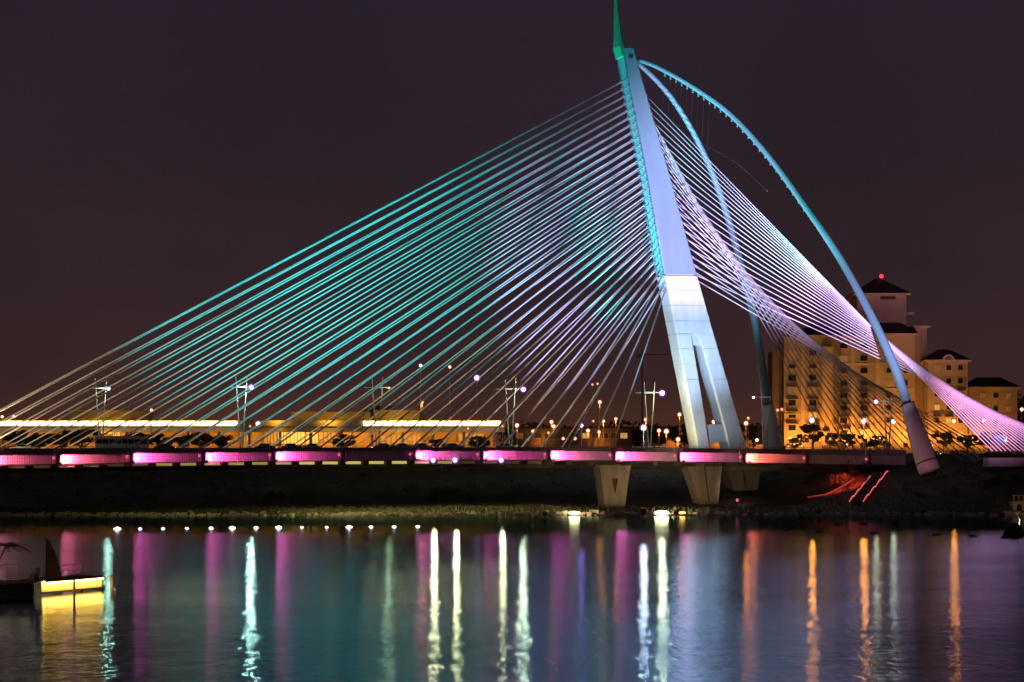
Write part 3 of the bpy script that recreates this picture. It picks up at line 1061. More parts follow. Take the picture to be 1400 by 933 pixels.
def station():
    Y = 625.0
    a, b = P(-90, 0, Y).x, P(690, 0, Y).x
    z = lambda row: H + (YH - row) * Y / F
    t = thing('station_building', 'long low building with brightly lit roof edge running behind the left half of the bridge', 'building', Vector(((a + b) / 2, Y + 10, GZ)))
    MB().box(((a + b) / 2, Y + 12, (z(575) + z(583)) / 2), (b - a, 24, z(575) - z(583))).build('roof_slab', 'station_wall', t)
    MB().box(((a + b) / 2, Y + 18, (z(583) + GZ) / 2), (b - a - 6, 2, z(583) - GZ)).build('back_wall', 'station_wall', t)
    MB().box(((a + b) / 2, Y + 1.0, z(587)), (b - a, 0.8, z(583.2) - z(591))).build('valance', 'station_wall', t)
    for x0, x1 in ((-90, 324), (497, 684)):
        n = max(2, round((x1 - x0) / 40))
        for i in range(n):
            p0, p1 = P(x0 + (x1 - x0) * i / n, 0, Y).x, P(x0 + (x1 - x0) * (i + 1) / n, 0, Y).x
            MB().box(((p0 + p1) / 2, Y - 0.25, z(579.2)), (p1 - p0 - 0.05, 0.35, 1.1)).build('light_strip', 'strip_white', t)
    for x0, x1, r in ((90, 200, 560.5), (396, 505, 562.5), (511, 573, 560)):
        p0, p1 = P(x0, 0, Y).x, P(x1, 0, Y).x
        MB().box(((p0 + p1) / 2, Y + 9, (z(r) + z(574.6)) / 2), (p1 - p0, 9, z(r) - z(574.6))).build('plant_room', 'station_roof', t)
    x = -80
    while x < 690:
        p = P(x, 0, Y)
        MB().box((p.x, Y + 1.9, (z(583) + GZ) / 2), (0.7, 0.7, z(583) - GZ)).build('column', 'grey_steel', t)
        x += 42
    for x0, x1, r0, r1, mm in ((372, 388, 586, 606, 'shop_window'), (390, 409, 582, 607, 'shop_window'), (412, 428, 590, 606, 'shop_window'), (141, 150, 587, 597, 'shop_window'), (118, 139, 588.5, 592, 'shop_window'),
                               (54, 66, 585, 592, 'shop_dim'), (353, 370, 588, 606, 'shop_dim'), (430, 452, 586, 603, 'shop_dim'), (516, 545, 594, 607, 'shop_dim'), (548, 572, 594, 607, 'shop_dim'),
                               (625, 660, 592, 602, 'shop_dim'), (5, 20, 586, 770.9, 'shop_dim'), (318, 330, 588, 604, 'shop_dim')):
        p0, p1 = P(x0, 0, Y).x, P(x1, 0, Y).x
        w = MB().box(((p0 + p1) / 2, Y + 15.8, (z(r0) + z(r1)) / 2), (p1 - p0, 0.3, z(r0) - z(r1))).build('shop_front', mm, t)
        for i in range(1, 4):
            MB().box((p0 + (p1 - p0) * i / 4, Y + 15.6, (z(r0) + z(r1)) / 2), (0.14, 0.2, z(r0) - z(r1))).build('mullion', 'dark_steel', w)
    for px, pw in ((30, 9000), (150, 12000), (280, 9000), (400, 16000), (470, 9000), (560, 8000), (650, 7000)):
        c = Vector((P(px, 0, Y).x, Y + 4, z(588.5)))
        spot('canopy_lamp', c, c + Vector((0, 10, -1.5)), pw * 0.6, (1.0, 0.33, 0.025), 165, 0.5, 0.4, t)
    for px, pw in ((145, 15000), (450, 13000), (540, 18000), (380, 9000)):
        c = Vector((P(px, 0, Y).x, Y - 2, z(574.4)))
        spot('roof_lamp', c, c + Vector((0, 10, 2.5)), pw * 0.07, (1.0, 0.46, 0.03), 165, 0.5, 0.4, t)


station()


# ------------------------------------------------------------------ apartment blocks, right
def window_mesh(w, h):
    fr_ = MB()
    fr_.loft([[Vector((x * w / 2, 0.0, z * h / 2)) for x, z in ((-1, -1), (1, -1), (1, 1), (-1, 1))], [Vector((x * (w / 2 - 0.0), -0.16, z * (h / 2))) for x, z in ((-1, -1), (1, -1), (1, 1), (-1, 1))]])
    pn = MB().box((0, -0.19, 0), (w - 0.3, 0.05, h - 0.3))
    ml = MB().box((0, -0.24, 0), (0.09, 0.05, h - 0.3))
    ca = MB().box((0, -0.75, h / 2 + 0.35), (w + 1.0, 1.3, 0.3))
    return fr_.mesh('window', 'apartment_trim'), pn.mesh('pane', 'window_glass'), ml.mesh('mullion', 'canopy_dark'), ca.mesh('canopy', 'canopy_dark')


WIN = window_mesh(2.4, 1.9)
WINS = window_mesh(1.6, 1.7)


PANES = {}
emat('window_lit', (1.0, 0.55, 0.16), 0.55)
emat('window_curtain', (1.0, 0.42, 0.12), 0.12)
wrnd = random.Random(77)


def lit_pane(base, mname):
    k = (base.name, mname)
    if k not in PANES:
        me = base.copy()
        me.materials.clear()
        me.materials.append(M[mname])
        PANES[k] = me
    return PANES[k]


def put_window(t, px, row, Y, kind=WIN, canopy=False):
    loc = P(px, row, Y)
    w = inst('window', kind[0], loc, t)
    q = wrnd.random()
    inst('pane', kind[1] if q < 0.78 else lit_pane(kind[1], 'window_lit' if q > 0.93 else 'window_curtain'), loc, w)
    inst('mullion', kind[2], loc, w)
    if canopy:
        inst('canopy', kind[3], loc, w)


def hip_roof(t, x0, x1, Y0, Y1, z0, z1, name='roof', over=1.0, ridge=0.35):
    xm0 = x0 + (x1 - x0) * ridge
    xm1 = x1 - (x1 - x0) * ridge
    ym = (Y0 + Y1) / 2
    vs = [(x0 - over, Y0 - over, z0), (x1 + over, Y0 - over, z0), (x1 + over, Y1 + over, z0), (x0 - over, Y1 + over, z0), (xm0, ym, z1), (xm1, ym, z1)]
    r = MB().add(vs, [(3, 2, 1, 0), (0, 1, 5, 4), (1, 2, 5), (2, 3, 4, 5), (3, 0, 4)]).build(name, 'roof_tile', t)
    MB().box(((x0 + x1) / 2, (Y0 + Y1) / 2, z0 - 0.3), (x1 - x0 + over * 1.8, Y1 - Y0 + over * 1.8, 0.55)).build('eave', 'apartment_trim', r)


def wall_box(t, pl, pr, row, Y, depth, m='apartment_wall', name='wall'):
    x0, x1 = P(pl, 0, Y).x, P(pr, 0, Y).x
    zt = P(0, row, Y).z
    wl_ = MB().box(((x0 + x1) / 2, Y + depth / 2, (zt + GZ - 1) / 2), (x1 - x0, depth, zt - GZ + 1)).build(name, m, t)
    if name == 'wall':
        z = GZ + 5.5
        while z < zt - 3:
            MB().box(((x0 + x1) / 2, Y - 0.1, z), (x1 - x0 + 0.1, 0.34, 0.28)).build('string_course', 'apartment_trim', wl_)
            z += 7.34
    return x0, x1, zt


def wall_light(c, pw, t):
    """added unseen spots: street-lamp glow low on a wall, soft fill above"""
    spot('wall_glow', c - UP * 1.0 + EY * 4.5, c + Vector((0, 10, 3)), pw * 0.26, (1.0, 0.34, 0.045), 160, 0.6, 0.5, t)
    spot('wall_fill', c - UP * 2.5 - EY * 14, c + Vector((0, 10, 22)), pw * 0.28, (1.0, 0.49, 0.16), 70, 1.0, 0.5, t)


def apartments():
    Y = 690.0
    t = thing('apartment_tower', 'tall cream apartment block with dark pyramid roof and red beacon behind the back stays', 'building', P(1165, 0, Y) * 1.0 + UP * (GZ - P(1165, 0, Y).z))
    x0, x1, zt = wall_box(t, 1072, 1150, 461, Y, 16)
    hip_roof(t, x0 + 5, x1, Y, Y + 16, zt + 0.6, P(0, 441, Y).z, ridge=0.3)
    x0, x1, zt = wall_box(t, 1150, 1251, 459, Y - 2, 20)
    hip_roof(t, x0 + 8, x1, Y - 2, Y + 18, zt + 0.6, P(0, 431, Y).z, ridge=0.42)
    x0, x1, zt = wall_box(t, 1251.2, 1267, 449, Y + 2, 12, 'apartment_bay', 'end_bay')
    MB().box(((x0 + x1) / 2 + 0.2, Y + 8, zt + 0.4), (x1 - x0 + 1.6, 13, 0.7)).build('cornice', 'apartment_trim', t)
    wall_box(t, 1124, 1139, 474, Y - 2.4, 2.3, 'apartment_bay', 'stair_bay')
    wall_box(t, 1056, 1071.6, 480, Y + 3, 12, 'brown_wall', 'side_wing')
    for px in (1098, 1166, 1200):
        wall_box(t, px - 2.5, px + 2.5, 470, Y - (0.5 if px < 1150 else 2.5), 0.48, 'apartment_trim', 'pilaster')
    # tower
    x0, x1, zt = wall_box(t, 1172, 1239, 404, Y + 4, 14.5, 'apartment_wall', 'tower')
    hip_roof(t, x0, x1, Y + 4, Y + 18.5, zt + 0.6, P(0, 379.5, Y + 10).z, 'tower_roof', 1.3, 0.47)
    b = P(1205, 380, Y + 11)
    mst = MB().tube([b - UP * 1, b + UP * 0.5], 0.15, 6).build('beacon_mast', 'dark_steel', t)
    MB().sphere(b + UP * 0.45, 0.62, 10, 6).build('beacon', 'beacon_red', mst)
    MB().box(P(1214, 407.5, Y + 3.9), (4.5, 0.15, 0.9)).build('vent', 'canopy_dark', t)
    MB().box(P(1240, 430, Y + 8), (3.2, 6, 0.8)).build('ledge', 'apartment_trim', t)
    # windows
    for px in (1083, 1111):
        for r in range(8):
            put_window(t, px, 483 + r * 17, Y - 0.02, WIN, r in (3, 4, 5, 6))
    for px in (1153.5, 1181, 1215, 1238):
        for r in range(9):
            if px > 1200 and r in (0, 1):
                continue
            put_window(t, px, 473 + r * 17, Y - 2.02, WINS if px > 1200 else WIN, px < 1200 and r in (4, 5, 6, 7))
    for px, pw in ((1090, 34000), (1118, 24000), (1160, 30000), (1196, 26000), (1240, 22000)):
        wall_light(P(px, 594, Y - 11), pw * 0.5, t)
    # right wing
    Y2 = 684.0
    t2 = thing('apartment_wing', 'cream apartment wing with arched dormer and dark roof right of the front arch leg', 'building', Vector((P(1295, 0, Y2).x, Y2 + 6, GZ)))
    x0, x1, zt = wall_box(t2, 1269, 1323, 495, Y2, 13)
    hip_roof(t2, x0, x1, Y2, Y2 + 13, zt + 0.6, P(0, 476.5, Y2).z, ridge=0.36)
    c = P(1297, 493, Y2 - 1.3)
    d = MB()
    ringp = [c + Vector((1.75 * math.cos(PI * k / 10), 0, 1.75 * math.sin(PI * k / 10))) for k in range(11)]
    d.loft([ringp, [p + EY * 5 for p in ringp]]).build('dormer', 'apartment_trim', t2)
    ringp = [c + Vector((1.2 * math.cos(PI * k / 10), -0.06, 0.1 + 1.2 * math.sin(PI * k / 10))) for k in range(11)]
    MB().loft([ringp, [p + EY * 0.04 for p in ringp]]).build('dormer_pane', 'brown_wall', t2)
    for px in (1281, 1297, 1313):
        for r in range(6):
            put_window(t2, px, 503 + r * 18, Y2 - 0.02, WINS, r in (2, 4))
    for px, pw in ((1278, 20000), (1315, 20000)):
        wall_light(P(px, 592, Y2 - 11), pw * 0.6, t2)
    t3 = thing('low_block', 'lower cream block with a dark hipped roof at the right edge of the picture', 'building', Vector((P(1358, 0, 700).x, 707, GZ)))
    x0, x1, zt = wall_box(t3, 1324, 1391, 532, 700, 13)
    hip_roof(t3, x0, x1, 700, 713, zt + 0.6, P(0, 515, 700).z, ridge=0.25)
    for px in (1343, 1361, 1379):
        for r in range(4):
            put_window(t3, px, 541 + r * 18, 699.98, WINS)
    wall_light(P(1350, 595, 690), 12000, t3)
    # upper faces get their light from the added wall fill
    t5 = thing('tower_crane', 'thin dark tower crane far behind the deck left of the pylon legs', 'crane', Vector((P(878, 0, 920).x, 920, GZ)))
    q = P(878, 478, 920)
    MB().box((q.x, 920, (q.z + GZ) / 2), (0.7, 0.7, q.z - GZ)).build('mast', 'pale_concrete', t5)
    MB().box((P(893, 0, 920).x, 920, P(0, 485, 920).z), (16, 0.4, 0.4)).build('jib', 'pale_concrete', t5)
    MB().box((P(874, 0, 920).x, 920, P(0, 487, 920).z), (2.5, 1.2, 1.2)).build('counterweight', 'pale_concrete', t5)
    # long low market hall between pylon and right
    t6 = thing('market_hall', 'low orange-lit hall behind the deck beside the pylon legs', 'building', Vector((P(930, 0, 720).x, 726, GZ)))
    x0, x1 = P(905, 0, 720).x, P(1060, 0, 720).x
    zt = P(0, 586, 720).z
    MB().box(((x0 + x1) / 2, 726, (zt + GZ - 1) / 2), (x1 - x0, 12, zt - GZ + 1)).build('wall', 'brown_wall', t6)
    MB().box(((x0 + x1) / 2, 726, zt + 0.25), (x1 - x0 + 1.5, 13.5, 0.5)).build('roof', 'roof_tile', t6)
    for k in range(12):
        put_window(t6, 912 + k * 12.6, 596, 719.98, WIN)
    for px in (925, 985, 1040):
        wall_light(P(px, 604, 712), 5000, t6)
    t7 = thing('market_hall', 'low dim red-brown hall behind the steep stays left of the pylon', 'building', Vector((P(770, 0, 740).x, 746, GZ)))
    x0, x1 = P(702, 0, 740).x, P(864, 0, 740).x
    zt = P(0, 586, 740).z
    MB().box(((x0 + x1) / 2, 746, (zt + GZ - 1) / 2), (x1 - x0, 12, zt - GZ + 1)).build('wall', 'brown_wall', t7)
    MB().box(((x0 + x1) / 2, 746, zt + 0.25), (x1 - x0 + 1.5, 13.5, 0.5)).build('roof', 'roof_tile', t7)
    for k in range(12):
        put_window(t7, 710 + k * 13, 596, 739.98, WIN)
    for px in (740, 820):
        wall_light(P(px, 600, 732), 2500, t7)


apartments()

# ------------------------------------------------------------------ street lamps behind the bridge
# px, row, Y, colour, size(px), light power, light colour, label
OR = (1.0, 0.25, 0.015)
LAMPS = [
    (3, 570, 615, 'orange', 5, 0, 'orange park lamp at the left picture edge just above the lit roof strip'),
    (19, 570, 615, 'orange', 5, 0, 'orange park lamp above the lit roof strip, second from the left picture edge'),
    (207, 561, 615, 'orange', 5, 0, 'small orange lamp rising over the right end of the first plant room'),
    (353, 580, 610, 'white', 8, 0, 'white globe lamp in the gap just right of the first bright roof strip'),
    (342, 583, 612, 'dim', 4, 0, 'dim pinkish lamp left of the white globe lamp in the roof strip gap'),
    (575, 500, 640, 'violet', 5, 0, 'tall violet-white lamp high above the second roof strip, left of a pair'),
    (615, 502, 640, 'orange', 5, 0, 'tall orange lamp high above the second roof strip, right of a pair'),
    (652, 517, 600, 'violet', 9, 0, 'large violet lamp high among the stays above the second roof strip'),
    (577, 550, 640, 'orange', 5, 0, 'orange lamp on a short post just above the second roof strip'),
    (640, 586, 608, 'dim', 4, 0, 'dim lamp under the roof edge near the right end of the second strip'),
    (687, 583, 620, 'dim', 4, 0, 'pink lamp hard left of the fourth twin-mast lamp'),
    (707, 582, 620, 'orange', 7, 0, 'bright pink-white lamp hard right of the fourth twin-mast lamp'),
    (729, 590, 650, 'orange', 6, 0, 'orange lamp low above the deck, third right of the roof strip'),
    (740, 579, 660, 'dim', 4, 0, 'faint lamp above the orange one right of the roof strip'),
    (754, 577, 670, 'orange', 6, 0, 'upper lamp of the orange cluster left of the violet low lamp'),
    (757, 583, 650, 'orange', 6, 0, 'lower lamp of the orange cluster left of the violet low lamp'),
    (750, 592, 640, 'dim', 5, 0, 'lowest dim lamp of the orange cluster among the stay ends'),
    (795, 582, 600, 'violet', 6, 260, 'low violet lamp behind the deck among the steep stays'),
    (804, 589, 650, 'orange', 6, 0, 'orange lamp right of the low violet lamp'),
    (819, 591, 650, 'orange', 5, 0, 'orange lamp under the tall single lamp by the last stays'),
    (820, 550, 660, 'orange', 6, 0, 'tall single orange lamp between the last stays left of the pylon'),
    (811, 576, 680, 'dim', 4, 0, 'dim orange dot left of the tall single orange lamp post'),
    (842, 573, 660, 'orange', 5, 0, 'orange lamp right beside the steepest stay'),
    (825, 576, 650, 'orange', 5, 0, 'orange lamp touching the second steepest stay'),
    (810, 526, 700, 'dim', 4, 0, 'faint pair-left lamp high between the steep stays'),
    (817, 525, 700, 'dim', 4, 0, 'faint pair-right lamp high between the steep stays'),
    (883, 574, 640, 'orange', 6, 0, 'orange lamp directly above the large white globe left of the pylon'),
    (880, 585, 590, 'white', 9, 2400, 'large white-violet globe lamp low beside the fifth twin-mast lamp'),
    (901, 589, 650, 'orange', 6, 0, 'orange lamp between the white globe lamp and the pylon, left of two'),
    (911, 590, 640, 'orange', 8, 0, 'bright orange lamp on a glowing post left of the pylon legs'),
    (927, 601, 630, 'orange', 7, 0, 'low orange lamp next to the foot of the left pylon leg'),
    (929, 567, 660, 'orange', 6, 0, 'orange lamp touching the left edge of the pylon leg'),
    (976, 577, 640, 'orange', 7, 0, 'orange lamp seen through the slot between the pylon legs'),
    (1020, 579, 650, 'orange', 7, 900, 'orange lamp right of the right pylon leg'),
    (1023, 572, 670, 'dim', 5, 0, 'small dim lamp just above the orange one right of the pylon'),
    (1063, 561, 640, 'dim', 5, 0, 'left lamp of a close warm pair right of the far arch leg'),
    (1069, 560, 640, 'dim', 5, 0, 'right lamp of a close warm pair right of the far arch leg'),
    (1110, 575, 640, 'white', 8, 2600, 'bright lamp before the tower apartment, leftmost below the back stays'),
    (1181, 576, 640, 'white', 8, 3000, 'bright lamp before the tower apartment, middle of three'),
    (1221, 577, 615, 'white', 8, 420, 'white-yellow lamp on a pale post left of the front arch sleeve'),
    (1304, 576, 640, 'orange', 7, 1700, 'bright orange lamp before the arched-dormer wing'),
    (1345, 575, 640, 'orange', 6, 0, 'orange lamp behind the dense pink stays at right'),
    (1397, 560, 650, 'orange', 6, 0, 'orange lamp cut by the right picture edge'),
    (1286, 622, 545, 'white', 5, 0, 'small white path lamp on the dark slope right of the arch foot'),
]
for px, row, Y, kind, sz, pw, lab in LAMPS:
    hd = P(px, row, Y)
    gz = ground_z(hd.x, Y)
    t = thing('street_lamp', lab, 'street lamp', Vector((hd.x, Y, gz)), 'lamps on the streets behind the bridge')
    k = Y / F
    MB().tube([Vector((hd.x, Y + 0.3, gz - 0.5)), Vector((hd.x, Y + 0.3, max(hd.z - 0.3, gz + 0.6)))], [0.13, 0.08], 6).build('post', 'grey_steel', t)
    g = MB().sphere(hd, sz * k * 0.60, 12, 8).build('lamp_head', 'glass_' + kind, t, smooth=True)  # bloom round the lamp, built as a glowing shell
    MB().sphere(hd, sz * k * 0.36, 10, 7).build('bulb', 'lamp_' + kind, g, smooth=True)
    MB().tube([hd + UP * sz * k * 0.56, hd + UP * (sz * k * 0.56 + 0.2)], [sz * k * 0.25, 0.06], 10).build('cap', 'dark_steel', t)
    if pw:
        c = OR if px > 1000 and px != 1221 else (0.85, 0.85, 1.0) if px == 880 else (0.35, 0.2, 1.0) if px == 795 else (0.9, 0.85, 0.5)
        point('lamp', hd - EY * (sz * k * 0.5 + 0.7), pw, c, 0.6, t)
    elif kind == 'orange' and 700 < px < 1100 or px in (577,):
        point('lamp', hd - UP * (sz * k * 0.5 + 0.4), 260, OR, 0.3, t)


NTH = ['', 'first', 'second', 'third', 'fourth', 'fifth', 'sixth', 'seventh', 'eighth', 'ninth', 'tenth', 'eleventh', 'twelfth', 'thirteenth']
tiny_n = 0
rnd = random.Random(55)
for px in (1078, 1086, 1097, 1121, 1127, 1135, 1148, 1158, 1171, 1188, 1203, 1209, 1232, 1275, 1284, 1318, 1330, 1376, 944, 1035, 690, 722, 770, 786):
    Y = rnd.uniform(585, 612)
    hd = P(px, rnd.uniform(597, 611), Y)
    gz = ground_z(hd.x, Y)
    base = Vector((hd.x, Y, gz))
    if px > 1070 and px < 1240:
        tiny_n += 1
        lab = f'{NTH[tiny_n]} from the left of the tiny warm lamps at the foot of the tower apartment'
    else:
        lab = {1275: 'tiny warm lamp close right of the front arch sleeve', 1284: 'tiny warm lamp second right of the front arch sleeve', 1318: 'tiny warm lamp under the arched-dormer wing, left of two', 1330: 'tiny warm lamp between the dormer wing and the low block', 1376: 'tiny warm lamp beside the blue awning',
               944: 'tiny warm lamp hidden at the left pylon leg', 1035: 'tiny warm lamp between the right pylon leg and the far arch leg', 690: 'tiny warm lamp at the right end of the long station roof',
               722: 'tiny warm lamp low behind the deck right of the station roof', 770: 'tiny warm lamp before the red-brown hall, left of two', 786: 'tiny warm lamp before the red-brown hall, right of two'}[px]
    t = thing('garden_lamp', lab, 'lamp', base, 'tiny warm lamps low behind the deck')
    MB().tube([base - UP * 0.3, Vector((hd.x, Y, max(hd.z - 0.1, gz + 0.2)))], 0.05, 5).build('post', 'dark_steel', t)
    MB().sphere(hd, rnd.uniform(0.16, 0.42), 8, 5).build('lamp_head', rnd.choice(['lamp_orange', 'lamp_dim', 'lamp_dim', 'shop_window']), t)
    spot('lamp', hd - UP * 0.5 + EY * 0.5, hd + Vector((0, 6, -3)), 260, (1.0, 0.40, 0.06), 150, 0.5, 0.2, t)

# ------------------------------------------------------------------ trees
def tree_proto(seed, h, rx, lm, loc, label, cat='tree', group='trees behind the bridge'):
    rnd = random.Random(seed)
    t = thing('tree', label, cat, loc, group)
    loc = Vector(loc)
    top = loc + UP * h * 0.72
    tr = MB().tube([loc - UP * 0.5, loc + UP * h * 0.3 + EX * rnd.uniform(-.2, .2), top], [0.26, 0.19, 0.06], 8).build('trunk', 'bark', t)
    cr = MB()
    for k in range(18):
        a = rnd.uniform(0, 2 * PI)
        q = rnd.uniform(0.15, 1.0)
        c = loc + UP * h * rnd.uniform(0.48, 0.86) + Vector((math.cos(a) * rx * q, math.sin(a) * rx * q, 0))
        MB().tube([loc + UP * h * rnd.uniform(0.28, 0.5), c], [0.09, 0.03], 5).build('limb', 'bark', t)
        cr.leaves(c, (rx * rnd.uniform(0.2, 0.42), rx * rnd.uniform(0.2, 0.42), h * rnd.uniform(0.06, 0.13)), 85, 0.36, rnd, 0.1)
    cr.build('crown', lm, t)
    return t


def g_at(px, Y):
    x = (px - 700) * Y / F
    return Vector((x, Y, ground_z(x, Y)))


TP = [tree_proto(11, 7.4, 3.5, 'leaf_dark', g_at(28, 604), 'dark round tree below the lit roof strip, nearest the left picture edge'),
      tree_proto(12, 7.6, 4.1, 'leaf', g_at(112, 602), 'wide dark tree below the roof strip beside the leftmost twin-mast lamp'),
      tree_proto(13, 9.0, 3.6, 'leaf_olive', g_at(1112, 622), 'orange-lit tree at the foot of the tower apartment, below its leftmost lamp')]
TREES = [(0, 54, 604, 0.88, 'second dark tree from the left picture edge below the roof strip'),
         (1, 84, 606, 0.84, 'third dark tree from the left, left of the wide one by the lamp'),
         (1, 196, 603, 0.88, 'dark tree behind the bus, first of the row right of it'),
         (0, 222, 605, 0.88, 'dark tree second in the row right of the bus'),
         (1, 250, 604, 0.79, 'dark tree third in the row right of the bus'),
         (0, 276, 606, 0.93, 'dark tree fourth in the row right of the bus'),
         (1, 302, 604, 0.79, 'dark tree last in the row before the gap in the roof strip'),
         (0, 470, 606, 0.84, 'dark tree left of the third twin-mast lamp'),
         (1, 600, 605, 0.65, 'dark tree under the second roof strip below the white globe lamps'),
         (0, 655, 605, 0.79, 'dark tree near the right end of the second roof strip'),
         (1, 533, 668, 2.0, 'tall dark tree rising behind the second roof strip, left of two'),
         (0, 552, 672, 1.84, 'tall dark tree rising behind the second roof strip, right of two'),
         (1, 900, 690, 1.36, 'dark tree left of the pylon legs behind the orange lamps'),
         (0, 935, 695, 1.28, 'dark tree half hidden by the left pylon leg'),
         (1, 1030, 690, 1.36, 'dark tree between the right pylon leg and the far arch leg'),
         (2, 1087, 618, 0.56, 'small orange-lit tree right of the far arch leg'),
         (2, 1140, 624, 0.72, 'orange-lit tree second along the foot of the tower apartment'),
         (2, 1165, 618, 0.68, 'orange-lit tree third along the foot of the tower apartment'),
         (0, 1196, 620, 0.76, 'dark tree left of the front arch sleeve'),
         (2, 1290, 620, 0.72, 'orange-lit tree right of the front arch sleeve'),
         (1, 1322, 622, 0.76, 'dark tree behind the pink stays at right'),
         (0, 1352, 640, 0.96, 'dark tree behind the blue awning at right'),
         (1, 1392, 720, 1.52, 'dark tree at the right picture edge by the low block')]
for k, px, Y, s, lab in TREES:
    copy_tree(TP[k], g_at(px, Y), lab, rotz=random.uniform(0, 6.28), scale=s)


def foliage_mass(name, spots, size, m, seed, n):
    rnd = random.Random(seed)
    b = MB()
    for c, r in spots:
        b.leaves(c, r, n, size, rnd, 0.15)
    return stuff(b.build(name, m, org=(0, 0, 0)))


rnd = random.Random(5)
sp_ = []
for _ in range(150):       # scrub on the dark bank under the deck
    x = rnd.uniform(-125, 62)
    y = rnd.uniform(516, 575)
    sp_.append((Vector((x, y, ground_z(x, y) + 0.5)), (rnd.uniform(1.2, 3.2), rnd.uniform(1, 2), rnd.uniform(0.7, 1.7))))
foliage_mass('bank_scrub', sp_, 0.30, 'leaf_dark', 6, 60)
sp_ = []
for _ in range(190):       # planting on the embankment at right
    x = rnd.uniform(66, 150)
    y = rnd.uniform(494, 536)
    if abs(x - (72 + (y - 488) * 0.35)) < 4.5:
        continue
    sp_.append((Vector((x, y, ground_z(x, y) + 0.35)), (rnd.uniform(1.0, 2.2), rnd.uniform(0.8, 1.6), rnd.uniform(0.4, 0.9))))
for _ in range(60):        # hedge hiding the anchor block
    x = rnd.uniform(98, 142)
    y = rnd.uniform(511.5, 514.5)
    g = ground_z(x, y)
    sp_.append((Vector((x, y, rnd.uniform(g + 0.5, 13.0))), (rnd.uniform(1.0, 1.8), 0.8, rnd.uniform(0.6, 1.0))))
for _ in range(46):        # tall planting round the front anchor block
    x = rnd.uniform(92, 140)
    y = rnd.uniform(499, 508)
    g = ground_z(x, y)
    sp_.append((Vector((x, y, g + rnd.uniform(0.8, max(1.0, 13.2 - g)))), (rnd.uniform(1.2, 2.2), rnd.uniform(0.8, 1.6), rnd.uniform(0.8, 1.5))))
foliage_mass('embankment_shrubbery', sp_, 0.26, 'leaf_dark', 8, 60)
sp_ = []
for _ in range(80):        # far wood along the horizon
    px = rnd.uniform(690, 1075)
    sp_.append((P(px, rnd.uniform(588, 604), 1000) + EY * rnd.uniform(0, 30), (rnd.uniform(4, 8), 5, rnd.uniform(2, 5.5))))
for _ in range(70):
    px = rnd.uniform(1330, 1480)
    sp_.append((P(px, rnd.uniform(540, 600), 900) + EY * rnd.uniform(0, 30), (rnd.uniform(4, 8), 5, rnd.uniform(3, 6))))
foliage_mass('far_wood', sp_, 1.2, 'leaf_dark', 9, 50)

gb = MB()
rnd = random.Random(21)
for _ in range(5200):
    x = rnd.uniform(-118, 128)
    y = 485.2 + shore_wobble(x) + abs(rnd.gauss(0, 7))
    z = ground_z(x, y)
    h = rnd.uniform(0.25, 0.9)
    a = rnd.uniform(0, PI)
    dx, dy = math.cos(a) * 0.12, math.sin(a) * 0.12
    gb.add([(x - dx, y - dy, z - 0.1), (x + dx, y + dy, z - 0.1), (x + rnd.uniform(-.2, .2), y, z + h)], [(0, 1, 2)])
stuff(gb.build('bank_grass', 'grass', org=(0, 0, 0)))


rb = MB()
rnd = random.Random(33)
for _ in range(900):
    x = rnd.uniform(-112, 120)
    y = 484.0 + shore_wobble(x) + rnd.gauss(0, 1.0)
    z = ground_z(x, y)
    r = rnd.uniform(0.25, 0.75)
    c = Vector((x, y, z + r * 0.15))
    o0 = len(rb.v)
    rb.box(c, (r * 1.5, r * 1.2, r), (Vector((math.cos(x * 9), math.sin(x * 9), 0)), Vector((-math.sin(x * 9), math.cos(x * 9), 0)), UP))
    for q in range(o0, len(rb.v)):
        rb.v[q] += Vector((rnd.uniform(-.2, .2) * r, rnd.uniform(-.2, .2) * r, rnd.uniform(-.2, .2) * r))
stuff(rb.build('shore_stones', 'pier_concrete', org=(0, 0, 0)))


# ------------------------------------------------------------------ red-lit shrub, stairs, awning, kiosk at right
def shrub(px, row, Y, r, label, m='leaf'):
    c = P(px, row, Y)
    gz = ground_z(c.x, Y)
    t = thing('shrub', label, 'shrub', Vector((c.x, Y, gz)))
    rn = random.Random(int(px))
    MB().tube([Vector((c.x, Y, gz - 0.3)), Vector((c.x, Y, gz + r[2]))], [0.12, 0.05], 6).build('stem', 'bark', t)
    b = MB()
    for _ in range(8):
        b.leaves(Vector((c.x + rn.uniform(-.6, .6) * r[0], Y + rn.uniform(-.5, .5) * r[1], gz + r[2] * rn.uniform(0.5, 1.2))), (r[0] * .5, r[1] * .5, r[2] * .5), 90, 0.26, rn, 0.1)
    b.build('foliage', m, t)
    return t


shrub(1146, 645, 507, (3.4, 2.0, 2.1), 'red-lit bushy shrub below the deck end, left of the stair')
shrub(1172, 640, 511, (3.3, 2.0, 2.0), 'red-lit shrub at the top of the stair, right of its twin')
fl_ = P(1160, 632, 501)
gz = ground_z(fl_.x, 501)
t = thing('ground_spot', 'small red spot on a post shining down on the shrubs beside the stair', 'lamp', Vector((fl_.x, 501, gz)))
MB().tube([Vector((fl_.x, 501, gz - 0.3)), fl_], 0.07, 6).build('post', 'dark_steel', t)
MB().box(fl_ + UP * 0.15, (0.5, 0.4, 0.3)).build('housing', 'dark_steel', t)
spot('beam', fl_ - UP * 0.15, P(1156, 664, 507), 22000, (1.0, 0.05, 0.03), 74, 0.8, 0.15, t)


